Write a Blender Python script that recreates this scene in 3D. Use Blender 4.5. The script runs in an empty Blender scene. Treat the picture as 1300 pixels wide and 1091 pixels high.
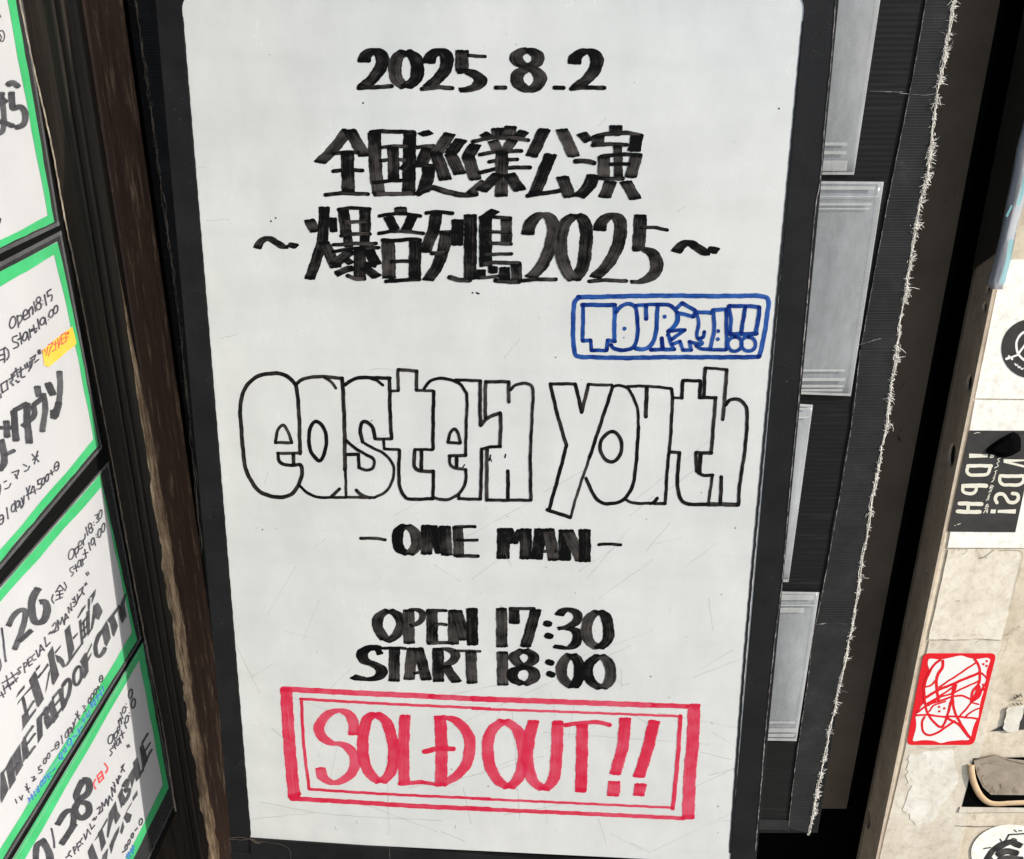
import bpy, bmesh, math, random
import numpy as np
from mathutils import Vector as V
random.seed(7)
R = math.radians
scene = bpy.context.scene
col = scene.collection

# ------------------------------------------------------------------ camera
FPX, CX, CY = 1200.0, 650.0, 545.5          # focal length in photograph pixels
PITCH = math.atan(FPX / 2955.0)
CAM = V((0, 0, 1.5))
cam = bpy.data.cameras.new('camera'); cam_o = bpy.data.objects.new('camera', cam); col.objects.link(cam_o)
cam_o.location = CAM; cam_o.rotation_euler = (math.pi / 2 - PITCH, 0, 0)
cam.sensor_width = 36; cam.lens = 36 * FPX / 1300.0; cam.clip_start = 0.01; cam.clip_end = 400
scene.camera = cam_o

# ------------------------------------------------------------------ light
SUN_AZ, SUN_EL = R(64), R(33)               # to the right of straight-behind-the-camera
to_sun = V((math.cos(SUN_EL) * math.sin(SUN_AZ), -math.cos(SUN_EL) * math.cos(SUN_AZ), math.sin(SUN_EL)))
world = bpy.data.worlds.new('World'); scene.world = world; world.use_nodes = True
wn = world.node_tree
for n in list(wn.nodes): wn.nodes.remove(n)
sky = wn.nodes.new('ShaderNodeTexSky'); sky.sky_type = 'NISHITA'; sky.sun_disc = False
sky.sun_elevation = SUN_EL; sky.sun_rotation = math.pi - SUN_AZ
bg = wn.nodes.new('ShaderNodeBackground'); bg.inputs['Strength'].default_value = 0.15
wo = wn.nodes.new('ShaderNodeOutputWorld')
wn.links.new(sky.outputs[0], bg.inputs[0]); wn.links.new(bg.outputs[0], wo.inputs[0])
sl = bpy.data.lights.new('sun', 'SUN'); sl.energy = 4.4; sl.angle = R(0.5); sl.color = (1, 0.96, 0.9)
so = bpy.data.objects.new('sun', sl); col.objects.link(so)
so.rotation_euler = to_sun.to_track_quat('Z', 'Y').to_euler()
scene.view_settings.view_transform = 'Standard'; scene.view_settings.look = 'None'
scene.view_settings.exposure = 0.24; scene.view_settings.gamma = 1; scene.view_settings.use_curve_mapping = False

# ------------------------------------------------------------------ helpers
def tag(o, label=None, cat=None, group=None, kind=None):
    if label: o['label'] = label
    if cat: o['category'] = cat
    if group: o['group'] = group
    if kind: o['kind'] = kind
    return o
def thing(name, loc, label, cat, group=None):
    o = bpy.data.objects.new(name, None); o.empty_display_size = .05; col.objects.link(o); o.location = loc
    return tag(o, label, cat, group)
def link(name, me, mat, parent=None, bevel=0, smooth=False):
    o = bpy.data.objects.new(name, me); col.objects.link(o)
    if mat: me.materials.append(mat)
    if parent:
        o.parent = parent; o.matrix_parent_inverse.identity()
        o.location = -V(parent.location)
    if bevel:
        m = o.modifiers.new('bevel', 'BEVEL'); m.width = bevel; m.segments = 2; m.limit_method = 'ANGLE'; m.angle_limit = R(40)
    if smooth:
        for p in me.polygons: p.use_smooth = True
    return o
def mesh(name, verts, faces, uvs=None):
    me = bpy.data.meshes.new(name); me.from_pydata([tuple(v) for v in verts], [], faces)
    if uvs is not None:
        l = me.uv_layers.new(name='UVMap')
        for lo in me.loops: l.data[lo.index].uv = uvs[lo.vertex_index]
    me.update(); return me
def box_vf(lo, hi, verts, faces):
    b = len(verts)
    for z in (lo[2], hi[2]):
        verts += [(lo[0], lo[1], z), (hi[0], lo[1], z), (hi[0], hi[1], z), (lo[0], hi[1], z)]
    faces += [(b, b+3, b+2, b+1), (b+4, b+5, b+6, b+7), (b, b+1, b+5, b+4), (b+1, b+2, b+6, b+5), (b+2, b+3, b+7, b+6), (b+3, b, b+4, b+7)]
def box(name, lo, hi, mat, parent=None, bevel=0):
    v, f = [], []; box_vf(lo, hi, v, f)
    return link(name, mesh(name, v, f), mat, parent, bevel)
def prism(name, base, offs, mat, parent=None, bevel=0):
    """closed solid from a loop of points pushed by vector offs (base = visible face)"""
    n = len(base); v = [V(p) for p in base] + [V(p) + offs for p in base]
    f = [tuple(range(n)), tuple(range(2*n-1, n-1, -1))] + [(i, i+n, (i+1) % n + n, (i+1) % n) for i in range(n)]
    me = mesh(name, v, f)
    bm = bmesh.new(); bm.from_mesh(me); bmesh.ops.recalc_face_normals(bm, faces=bm.faces); bm.to_mesh(me); bm.free()
    return link(name, me, mat, parent, bevel)

def ray(x, y):
    sa, ca = math.sin(PITCH), math.cos(PITCH); a = (x - CX) / FPX; b = (y - CY) / FPX
    return V((a, ca - b * sa, -sa - b * ca))
class Plane:                                  # a flat surface in the place; finds where a sight line meets it
    def __init__(s, o, n): s.o = V(o); s.n = V(n).normalized()
    def hit(s, x, y, lift=0.0):
        r = ray(x, y); t = (s.o + s.n * lift - CAM).dot(s.n) / r.dot(s.n); return CAM + r * t
    def lift(s, d): return Plane(s.o + s.n * d, s.n)

# ------------------------------------------------------------------ materials
def mat(name, color=(.5, .5, .5), rough=.5, spec=.5):
    m = bpy.data.materials.new(name); m.use_nodes = True
    p = m.node_tree.nodes['Principled BSDF']; p.inputs['Base Color'].default_value = (*color, 1)
    p.inputs['Roughness'].default_value = rough; p.inputs['Specular IOR Level'].default_value = spec
    return m, m.node_tree, p
def node(nt, t, **k):
    n = nt.nodes.new(t)
    for a, b in k.items(): setattr(n, a, b)
    return n
def coords(nt, scale=(1, 1, 1), src='Object', rot=(0, 0, 0)):
    tc = node(nt, 'ShaderNodeTexCoord'); mp = node(nt, 'ShaderNodeMapping')
    mp.inputs['Scale'].default_value = scale; mp.inputs['Rotation'].default_value = rot
    nt.links.new(tc.outputs[src], mp.inputs[0]); return mp.outputs[0]
def noise(nt, vec, scale, detail=4, rough=.55, dist=0):
    n = node(nt, 'ShaderNodeTexNoise'); n.inputs['Scale'].default_value = scale; n.inputs['Detail'].default_value = detail
    n.inputs['Roughness'].default_value = rough; n.inputs['Distortion'].default_value = dist
    nt.links.new(vec, n.inputs['Vector']); return n.outputs['Fac']
def ramp(nt, fac, stops):
    r = node(nt, 'ShaderNodeValToRGB'); e = r.color_ramp.elements
    while len(e) < len(stops): e.new(.5)
    for i, (p, c) in enumerate(stops):
        e[i].position = p; e[i].color = (*c, 1) if len(c) == 3 else c
    nt.links.new(fac, r.inputs[0]); return r.outputs[0]
def mixc(nt, fac, a, b, mode='MIX'):
    n = node(nt, 'ShaderNodeMix', data_type='RGBA', blend_type=mode)
    for s, i in ((fac, 0), (a, 6), (b, 7)):
        if hasattr(s, 'is_linked') or isinstance(s, bpy.types.NodeSocket): nt.links.new(s, n.inputs[i])
        else: n.inputs[i].default_value = s if i == 0 else (*s, 1)
    return n.outputs[2]
def bump(nt, p, h, strength=.3, dist=.001):
    b = node(nt, 'ShaderNodeBump'); b.inputs['Strength'].default_value = strength; b.inputs['Distance'].default_value = dist
    nt.links.new(h, b.inputs['Height']); nt.links.new(b.outputs[0], p.inputs['Normal'])
G = lambda v: (v, v, v)

def ink(name, dark, light, alpha=.97, rough=.4, lo=.42, hi=.72):
    """marker ink: streaks run along each stroke, the dye lets a little of the ground through"""
    m, nt, p = mat(name, dark, .55, .06)
    v = coords(nt, (.75, .016, 1), 'UV'); s1 = noise(nt, v, 1, 3, .6)
    v2 = coords(nt, (.05, .06, 1), 'UV'); s2 = noise(nt, v2, 1, 3)
    mm = node(nt, 'ShaderNodeMath', operation='MULTIPLY_ADD'); mm.inputs[1].default_value = .5
    nt.links.new(s2, mm.inputs[0]); 
    m3 = node(nt, 'ShaderNodeMath', operation='MULTIPLY'); m3.inputs[1].default_value = .62
    nt.links.new(s1, m3.inputs[0]); nt.links.new(m3.outputs[0], mm.inputs[2])
    at = node(nt, 'ShaderNodeAttribute', attribute_name='dryness'); ad = node(nt, 'ShaderNodeMath', operation='ADD')
    nt.links.new(mm.outputs[0], ad.inputs[0]); nt.links.new(at.outputs['Fac'], ad.inputs[1]); mm = ad
    c = ramp(nt, mm.outputs[0], [(lo, dark), (hi, light)])
    nt.links.new(c, p.inputs['Base Color'])
    if alpha < 1:
        a = node(nt, 'ShaderNodeMapRange'); a.inputs[1].default_value = lo; a.inputs[2].default_value = hi
        a.inputs[3].default_value = alpha; a.inputs[4].default_value = alpha - .2
        nt.links.new(mm.outputs[0], a.inputs[0]); nt.links.new(a.outputs[0], p.inputs['Alpha'])
    return m
M = {}
M['ink_black'] = ink('black_marker', G(.0035), (.105, .093, .085), .99, lo=.50, hi=.90)
M['ink_line'] = ink('black_marker_fine', (.006, .005, .005), (.06, .05, .045), .98, lo=.5, hi=.9)
M['ink_blue'] = ink('blue_marker', (.003, .014, .13), (.02, .12, .44), .99, lo=.40, hi=.78)
M['ink_red'] = ink('red_marker', (.62, .014, .05), (.78, .055, .12), .90)
M['ink_grey'] = ink('poster_marker', (.022, .022, .026), (.055, .055, .062), .93)
M['ink_thin'] = ink('poster_pen', (.02, .016, .03), (.05, .045, .06), .92)
M['ink_scr'] = ink('scratch', (.24, .235, .23), (.42, .41, .40), .32)
M['ink_bluethin'] = ink('blue_pen', (.02, .12, .4), (.06, .25, .55), .85)
M['ink_redthin'] = ink('red_pen', (.6, .03, .03), (.75, .1, .08), .9)
M['ink_yellow'] = ink('yellow_highlighter', (.9, .48, .01), (.95, .62, .05), .9)
M['ink_bluewash'] = ink('blue_wash', (.25, .5, .8), (.35, .6, .85), .3)
M['ink_cream'] = ink('cream_print', (.74, .70, .56), (.8, .77, .66), 1)
M['ink_redprint'] = ink('red_print', (.68, .012, .022), (.75, .025, .03), 1)
M['ink_dark'] = ink('dark_print', (.03, .03, .03), (.07, .065, .06), .95)

# whiteboard enamel: smudges left from wiping, slightly soft gloss
m, nt, p = mat('whiteboard_enamel', G(.66), .3, .85); M['enamel'] = m
v = coords(nt); n1 = noise(nt, v, 3.2, 5, .6); n2 = noise(nt, coords(nt, (1, 1, .5), rot=(0, .5, 0)), 22, 6, .65)
c1 = ramp(nt, n1, [(.3, (.635, .64, .615)), (.7, (.70, .69, .65))])
c2 = ramp(nt, n2, [(.28, G(.90)), (.6, G(1.0))])
n3 = noise(nt, coords(nt, (2.2, 2.2, 14), rot=(0, .9, 0)), 2.2, 5, .6); c3 = ramp(nt, n3, [(.36, (.955, .957, .955)), (.56, G(1.0))])
c4 = mixc(nt, 1.0, c1, c2, 'MULTIPLY'); nt.links.new(mixc(nt, 1.0, c4, c3, 'MULTIPLY'), p.inputs['Base Color'])
rr = node(nt, 'ShaderNodeMapRange'); rr.inputs[3].default_value = .14; rr.inputs[4].default_value = .36
nt.links.new(n2, rr.inputs[0]); nt.links.new(rr.outputs[0], p.inputs['Roughness'])
bump(nt, p, noise(nt, v, 420, 2), .03, .0004)

# black frame: powder coat, sun sparkles painted in as pale specks
m, nt, p = mat('black_powder_coat', G(.02), .55, .18); M['frame'] = m
v = coords(nt); sp = noise(nt, v, 620, 2, .6)
sp2 = ramp(nt, sp, [(.70, G(0)), (.78, G(1))]); msk = ramp(nt, noise(nt, v, 14, 3), [(.45, G(0)), (.7, G(1))])
spm = node(nt, 'ShaderNodeMath', operation='MULTIPLY'); nt.links.new(sp2, spm.inputs[0]); nt.links.new(msk, spm.inputs[1])
base = ramp(nt, noise(nt, v, 30, 4), [(.3, (.0065, .0065, .007)), (.7, (.0125, .0125, .013))])
nt.links.new(mixc(nt, spm.outputs[0], base, G(.22)), p.inputs['Base Color'])
bump(nt, p, sp, .35, .0004)

m, nt, p = mat('worn_edge', (.35, .33, .3), .6); M['worn'] = m
v = coords(nt); nt.links.new(ramp(nt, noise(nt, v, 130, 4), [(.4, G(.02)), (.55, (.16, .15, .14)), (.75, (.5, .47, .43))]), p.inputs['Base Color'])
M['black'] = mat('black_void', G(.0035), 1, 0)[0]
M['rim_shade'] = mat('black_rim_shade', G(.008), .6, .3)[0]

# corrugated black sheet with horizontal flutes
def flutes(name, vec_rot, scale, tint=.011):
    m, nt, p = mat(name, G(tint), .55, .12)
    v = coords(nt, (1, 1, 1), rot=vec_rot)
    w = node(nt, 'ShaderNodeTexWave', wave_type='BANDS', bands_direction='Z'); w.inputs['Scale'].default_value = scale
    w.inputs['Distortion'].default_value = .15; w.inputs['Detail'].default_value = 1
    nt.links.new(v, w.inputs['Vector'])
    scf = ramp(nt, noise(nt, coords(nt, (3, 1, 60)), 3, 4), [(.55, G(tint)), (.75, G(tint * 2.2))])
    nt.links.new(scf, p.inputs['Base Color']); bump(nt, p, w.outputs['Fac'], .22, .0008)
    return m
M['flute'] = flutes('corrugated_black', (0, 0, 0), 57)
M['flute_side'] = flutes('corrugated_black_side', (0, 0, 0), 45, .005)

# woven hook and loop tape
m, nt, p = mat('woven_tape', G(.035), .85, .2); M['tape'] = m
v = coords(nt)
ws = []
for d, s in (('Z', 205), ('Z', 118)):
    w = node(nt, 'ShaderNodeTexWave', bands_direction=d); w.inputs['Scale'].default_value = s; w.inputs['Distortion'].default_value = .6
    nt.links.new(v, w.inputs['Vector']); ws.append(w.outputs['Fac'])
mu = node(nt, 'ShaderNodeMath', operation='MULTIPLY'); nt.links.new(ws[0], mu.inputs[0]); nt.links.new(ws[1], mu.inputs[1])
wear = ramp(nt, noise(nt, v, 24, 5, .65), [(.35, G(.012)), (.6, G(.024)), (.78, G(.06))])
nt.links.new(mixc(nt, mu.outputs[0], wear, G(.035)), p.inputs['Base Color']); bump(nt, p, mu.outputs[0], .6, .0006)
M['thread'] = mat('pale_thread', (.86, .82, .74), .8, .2)[0]
M['thread_dark'] = mat('dark_thread', (.05, .05, .05), .8, .2)[0]

# plastic sleeves
def plastic(name, haze, color, streak=True, rough=.22):
    m, nt, p = mat(name, color, rough, .5)
    v = coords(nt, (4, 4, 1)); n = noise(nt, v, 3.5, 6, .62); sc = noise(nt, coords(nt, (30, 30, 12)), 2.5, 7, .75)
    a = node(nt, 'ShaderNodeMapRange'); a.inputs[1].default_value = .3; a.inputs[2].default_value = .75
    a.inputs[3].default_value = haze * .75; a.inputs[4].default_value = min(1, haze * 1.35)
    nt.links.new(n, a.inputs[0]); nt.links.new(a.outputs[0], p.inputs['Alpha'])
    nt.links.new(ramp(nt, sc, [(.4, color), (.68, tuple(min(1, c * 1.25) for c in color))]), p.inputs['Base Color'])
    bump(nt, p, noise(nt, coords(nt), 6, 2), .3, .01); return m
M['sleeve'] = plastic('clear_pocket_plastic', .50, (.42, .435, .44))
M['weld'] = plastic('welded_plastic_edge', .62, (.5, .5, .48))
M['sleeve_clear'] = plastic('clear_sleeve', .05, (.5, .5, .5), rough=.2)
M['seam_clear'] = plastic('sleeve_seam', .16, (.35, .35, .35))
M['film'] = plastic('crinkled_film', .6, (.38, .40, .44), rough=.15)
M['teal'] = plastic('teal_film', .6, (.22, .50, .51), rough=.15)

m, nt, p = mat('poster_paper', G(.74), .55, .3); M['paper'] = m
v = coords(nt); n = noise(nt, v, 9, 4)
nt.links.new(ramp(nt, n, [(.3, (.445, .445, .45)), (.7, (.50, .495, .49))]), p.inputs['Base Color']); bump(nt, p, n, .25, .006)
m, nt, p = mat('green_tape', (.035, .46, .14), .35, .4); M['green'] = m
n = noise(nt, coords(nt), 30, 4); nt.links.new(ramp(nt, n, [(.3, (.020, .36, .10)), (.7, (.04, .45, .155))]), p.inputs['Base Color'])

# dark stained timber; the worn arris is also brightened as if sunlit
def wood(name, ca, cb, cw, wear_lo, wear_hi, gs=1):
    m, nt, p = mat(name, ca, .6, .3)
    g = noise(nt, coords(nt, (60 * gs, 60 * gs, 2.2)), 2.2, 6, .65, .4)
    b = ramp(nt, g, [(.35, ca), (.65, cb)])
    wv = noise(nt, coords(nt, (64, 64, 9)), 1.6, 9, .82)
    wm = ramp(nt, wv, [(wear_lo, G(0)), (wear_hi, G(1))])
    nt.links.new(mixc(nt, wm, b, cw), p.inputs['Base Color']); bump(nt, p, g, .5, .0015)
    return m
M['wood'] = wood('dark_stained_timber', (.009, .0068, .0052), (.030, .021, .015), (.11, .075, .05), .64, .80)
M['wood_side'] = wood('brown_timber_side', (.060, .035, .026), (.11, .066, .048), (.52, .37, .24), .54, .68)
M['wood_worn_sun'] = wood('worn_sunlit_timber_arris', (.09, .055, .033), (.26, .17, .10), (.68, .48, .30), .45, .60, 1.4)

m, nt, p = mat('grey_brown_board', (.12, .1, .085), .9, .05); M['brown'] = m
v = coords(nt); n = noise(nt, v, 10, 6, .6)
sc = ramp(nt, noise(nt, coords(nt, (1, 1, .7)), 55, 5, .75, 1.2), [(.30, G(.25)), (.36, G(1))])
nt.links.new(mixc(nt, 1.0, ramp(nt, n, [(.3, (.155, .118, .085)), (.7, (.215, .168, .122))]), sc, 'MULTIPLY'), p.inputs['Base Color'])

# stained cream wall and old paper
def stained(name, ca, cb, stain, s1=8, amount=.45):
    m, nt, p = mat(name, ca, .8, .2)
    v = coords(nt); n = noise(nt, v, s1, 7, .62)
    b = mixc(nt, 1.0, ramp(nt, n, [(.35, ca), (.65, cb)]), ramp(nt, noise(nt, v, 95, 6, .72), [(.30, (.80, .77, .72)), (.52, G(1))]), 'MULTIPLY')
    st = ramp(nt, noise(nt, coords(nt, (1, 1, .55)), 34, 9, .78, .5), [(.47, G(0)), (.72, G(1))])
    fl = ramp(nt, noise(nt, v, 150, 5, .75), [(.60, G(0)), (.74, G(1))])
    mm_ = node(nt, 'ShaderNodeMath', operation='MULTIPLY'); mm_.inputs[1].default_value = amount; nt.links.new(st, mm_.inputs[0])
    m2 = node(nt, 'ShaderNodeMath', operation='MULTIPLY'); m2.inputs[1].default_value = amount; nt.links.new(fl, m2.inputs[0])
    c = mixc(nt, mm_.outputs[0], b, stain); c = mixc(nt, m2.outputs[0], c, tuple(x * .5 for x in stain))
    nt.links.new(c, p.inputs['Base Color']); bump(nt, p, n, .4, .002); return m
M['plaster'] = stained('stained_cream_plaster', (.58, .49, .36), (.76, .67, .53), (.30, .24, .17), 11, .6)
M['cream_paper'] = stained('old_cream_paper', (.60, .53, .42), (.75, .69, .57), (.40, .34, .26), 14, .5)
M['white_paper'] = stained('pale_poster_sheet', (.88, .86, .77), (.93, .92, .86), (.66, .60, .5), 7, .25)
M['tan_paper'] = stained('aged_tan_paper', (.70, .62, .49), (.86, .80, .67), (.48, .40, .3), 12, .6)
M['torn'] = stained('torn_paper_backing', (.72, .67, .57), (.84, .81, .73), (.45, .39, .31), 18, .55)
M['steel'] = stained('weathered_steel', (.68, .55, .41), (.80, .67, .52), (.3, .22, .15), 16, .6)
M['sticker_black'] = stained('black_sticker_vinyl', (.040, .038, .036), (.055, .052, .05), (.03, .03, .03), 20, .2)
M['sticker_white'] = mat('white_sticker_vinyl', (.82, .80, .76), .4, .4)[0]
M['grime'] = ink('grime', (.16, .125, .09), (.4, .33, .25), .6)
M['tan_lip'] = stained('tan_rubber_lip', (.55, .38, .22), (.66, .48, .3), (.35, .22, .12), 20, .4)
M['grey_board'] = stained('grey_weathered_board', (.29, .24, .18), (.41, .345, .265), (.13, .1, .075), 30, .7)
M['ground'] = stained('worn_paving', (.40, .375, .33), (.50, .47, .42), (.22, .2, .18), 6, .4)
M['rust'] = stained('rubbed_edge', (.20, .17, .13), (.42, .36, .28), (.05, .04, .035), 90, .7)

# ------------------------------------------------------------------ marker strokes
def catmull(P, step):
    P = [np.array(p, float) for p in P]; Q = [2 * P[0] - P[1]] + P + [2 * P[-1] - P[-2]]
    if np.allclose(P[0], P[-1]): Q[0] = P[-2]; Q[-1] = P[1]
    out = []
    for i in range(1, len(Q) - 2):
        a, b, c, d = Q[i-1:i+3]; n = max(2, int(np.linalg.norm(c - b) / step))
        for k in range(n):
            t = k / n
            out.append(.5 * ((2*b) + (c-a)*t + (2*a-5*b+4*c-d)*t*t + (3*b-a-3*c+d)*t**3))
    out.append(P[-1]); return np.array(out)
def linear(P, step):
    out = []
    for a, b in zip(P[:-1], P[1:]):
        a = np.array(a, float); b = np.array(b, float); n = max(2, int(np.linalg.norm(b - a) / step))
        out += [a + (b - a) * k / n for k in range(n)]
    out.append(np.array(P[-1], float)); return np.array(out)
class Ink:
    """collects strokes laid on one surface; every stroke is a ribbon as wide as the nib drawn along its path"""
    def __init__(s, plane, base=.00006): s.pl = plane; s.v = []; s.f = []; s.uv = []; s.dr = []; s.k = 0; s.base = base; s.fat = 1.0
    def ribbon(s, P, W, t, ang=0.0, caps=True, taper=False, rag=1.0):
        P = np.asarray(P, float); n = len(P)
        if n < 2: return
        seg = np.linalg.norm(np.diff(P, axis=0), axis=1); L = np.concatenate([[0], np.cumsum(seg)])
        T = np.gradient(P, axis=0); T /= np.maximum(np.linalg.norm(T, axis=1), 1e-6)[:, None]
        if n > 8:                                    # a hand is never quite steady
            ph = random.uniform(0, 9); wob = .18 * np.sin(L * .21 + ph) + .12 * np.sin(L * .47 + 2 * ph)
            P = P + np.stack([-T[:, 1], T[:, 0]], 1) * wob[:, None]
        round_ = W <= t * 1.3
        if caps:
            e = t * .42 if round_ else t * .18
            P = np.vstack([P[0] - T[0] * e, P, P[-1] + T[-1] * e]); T = np.vstack([T[0], T, T[-1]]); n += 2
            L = np.concatenate([[-e], L, [L[-1] + e]]) + e
        nv = max(W - t, 0) / 2 * np.array([math.cos(ang), math.sin(ang)])
        lift = s.base + (s.k % 60) * .000004; s.k += 1
        ncol = 3 if round_ else 9
        v0 = random.uniform(0, 4000); u0 = random.uniform(0, 4000); ph = random.uniform(0, 9)
        d0 = random.uniform(-.12, .06); dg = random.uniform(0, .14)
        b = len(s.v)
        for i in range(n):
            de = min(L[i], L[-1] - L[i]); pool = max(0, 1 - de / max(t * 1.1, 3.0)); dd = d0 + dg * L[i] / L[-1] - .3 * pool
            N = np.array([-T[i, 1], T[i, 0]]); sn = nv @ N; sg = 1 if sn >= 0 else -1
            half = abs(sn) + t / 2; k = min(1, abs(sn) / (.5 * np.linalg.norm(nv) + 1e-9))
            along = (nv @ T[i]) * sg * k
            half *= 1 + .035 * math.sin(L[i] * .33 + ph) + .025 * math.sin(L[i] * .9 + 2 * ph)
            if taper: half *= max(.25, math.sin(math.pi * min(1, (.12 + .88 * L[i] / L[-1])) ) ** .6)
            if caps and i in (0, n - 1): half *= .55 if round_ else .97
            for c in range(ncol):
                q = c / (ncol - 1) * 2 - 1
                pt = P[i] + N * half * q + T[i] * along * q
                if not round_ and i in (0, n - 1):
                    d = -1 if i == 0 else 1
                    pt = pt + T[i] * d * (random.uniform(-.55, .55) * rag - (.9 * abs(q) ** 6) * min(1, t / 4))
                s.v.append(s.pl.hit(pt[0], pt[1], lift)); s.uv.append((u0 + half * q, v0 + L[i])); s.dr.append(dd)
        for i in range(n - 1):
            for c in range(ncol - 1):
                a = b + i * ncol + c; s.f.append((a, a + ncol, a + ncol + 1, a + 1))
    def poly(s, pts):
        lift = s.base + (s.k % 60) * .000004; s.k += 1; b = len(s.v)
        s.v += [s.pl.hit(x, y, lift) for x, y in pts]; s.uv += [(x, y) for x, y in pts]; s.dr += [0.0] * len(pts); s.f.append(tuple(range(b, b + len(pts))))
    def draw(s, org, sc, W, t, text, ang=0.0, rag=1.0):
        """text: strokes separated by ';' - p straight runs, c curve, e ellipse, d dot, f filled outline; '=W/t' overrides the nib"""
        for st in text.replace('\n', ' ').split(';'):
            q = st.split()
            if not q: continue
            md = q[0]; w, tt, an = W, t, ang
            if '=' in md:
                md, nb = md.split('='); nb = nb.split('/'); w = float(nb[0]); tt = float(nb[1]) if len(nb) > 1 else t
                if len(nb) > 2: an = R(float(nb[2]))
            pts = [tuple(float(k) for k in a.split(',')) for a in q[1:]]
            px = lambda a: (org[0] + a[0] / sc, org[1] + a[1] / sc)
            w *= s.fat / sc; tt *= s.fat / sc
            if md == 'f': s.poly([px(a) for a in pts]); continue
            if md == 'd':
                for a in pts:
                    x, y = px(a); r = tt / 2; s.poly([(x + r * math.cos(k * .524) * random.uniform(.85, 1.1), y + r * math.sin(k * .524) * random.uniform(.85, 1.1)) for k in range(12)])
                continue
            if md == 'e':
                x, y = pts[0]; rx, ry = pts[1][:2]; sh = pts[1][2] if len(pts[1]) > 2 else 0
                P = [px((x + rx * math.cos(k * .5236 - 1.6) + sh * math.sin(k * .5236 - 1.6), y + ry * math.sin(k * .5236 - 1.6))) for k in range(13)]
                s.ribbon(catmull(P, 1.2), w, tt, an, rag=rag); continue
            P = [px(a) for a in pts]
            if md == 'c': s.ribbon(catmull(P, 1.6), w, tt, an, rag=rag); continue
            runs = [[P[0]]]
            for i in range(1, len(P)):
                runs[-1].append(P[i])
                if i < len(P) - 1:
                    a = np.subtract(P[i], P[i-1]); b_ = np.subtract(P[i+1], P[i])
                    cs = a @ b_ / (np.linalg.norm(a) * np.linalg.norm(b_) + 1e-9)
                    if cs < .75: runs.append([P[i]])
            for r_ in runs:
                s.ribbon(catmull(r_, 2.0) if len(r_) > 2 else linear(r_, 2.0), w, tt, an, rag=rag)
    def build(s, name, m, parent, label=None):
        me = mesh(name, s.v, s.f, s.uv)
        at = me.attributes.new('dryness', 'FLOAT', 'POINT'); at.data.foreach_set('value', s.dr)
        o = link(name, me, m, parent)
        if label: o['label'] = label
        return o

# ------------------------------------------------------------------ the setting
g = mesh('ground', [(-60, -60, 0), (60, -60, 0), (60, 60, 0), (-60, 60, 0)], [(0, 1, 2, 3)])
tag(link('ground', g, M['ground']), kind='structure')

# ---- recessed grey-brown board behind the hanging panel, on a black plinth
rec = thing('recessed_wall', (0, 1.12, 0), 'grey brown board recessed in shade behind the frayed black panel', 'wall')
xr = lambda z: .5050 + .0143 * z
prism('wall_board', [(-.95, 1.12, .42), (xr(.42), 1.12, .42), (xr(2.3), 1.12, 2.3), (-.95, 1.12, 2.3)], V((0, .03, 0)), M['brown'], rec)
box('plinth', (-.95, 1.128, 0), (.72, 1.16, .417), M['black'], rec)
dark = box('slot_backing', (.40, 1.40, 0), (1.0, 1.43, 2.3), M['black'], rec)

# ---- stickered wall on the right: plaster face, black painted jamb
xf = lambda z: .5078 + .0105 * z            # front corner
xb = lambda z: .5160 + .0135 * z            # back edge of the steel flange
wall = thing('stickered_wall', (.75, 1.0, 0), 'sunlit cream wall at the right covered in old paper and stickers', 'wall')
prism('plaster_face', [(xf(0), 1.0, 0), (1.3, 1.0, 0), (1.3, 1.0, 2.3), (xf(2.3), 1.0, 2.3)], V((.14, .45, 0)), M['plaster'], wall)
vv = [(xb(0), 1.07, 0), (xb(2.3), 1.07, 2.3), (xb(2.3) + .03, 1.39, 2.3), (xb(0) + .03, 1.39, 0)]
prism('painted_jamb', vv, V((.02, .0, 0)), M['black'], wall)
WP = Plane((0, 1.0, 0), (0, -1, 0))

# ---- perforated steel angle on the corner
ang = thing('steel_angle', (xf(0), 1.0, 0), 'perforated rusty steel angle running up the corner of the cream wall', 'metal angle')
def flange_pt(u, z, d=0):                    # u 0 at the front corner, 1 at the back edge
    return V((xf(z) + (xb(z) - xf(z)) * u - .0012 - d, .9975 + .0725 * u, z))
class FlangePlane(Plane): pass
fn = V((-.9915, .13, 0)).normalized()
FPl = Plane(flange_pt(0, 1.0), (flange_pt(1, 1.0) - flange_pt(0, 1.0)).cross(V((0, 0, 1))) * -1)
if FPl.n.x > 0: FPl.n = -FPl.n
def uz(px, py):
    p = FPl.hit(px, py); return ((p.y - .9975) / .0725, p.z)
holes = []
for px, py, ru, rz in ((1257, 371, .10, .006), (1251.5, 391.5, .10, .0065), (1232, 487, .13, .010), (1211, 578, .17, .0145), (1111, 1041, .15, .014), (1181, 727, .05, .004)):
    u, z = uz(px, py); holes.append((min(max(u, .2), .8), z, ru, rz))
holes.sort(key=lambda h: h[1])
fv, ff = [], []
zprev = 0.02
def addv(u, z): fv.append(flange_pt(u, z)); return len(fv) - 1
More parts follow.
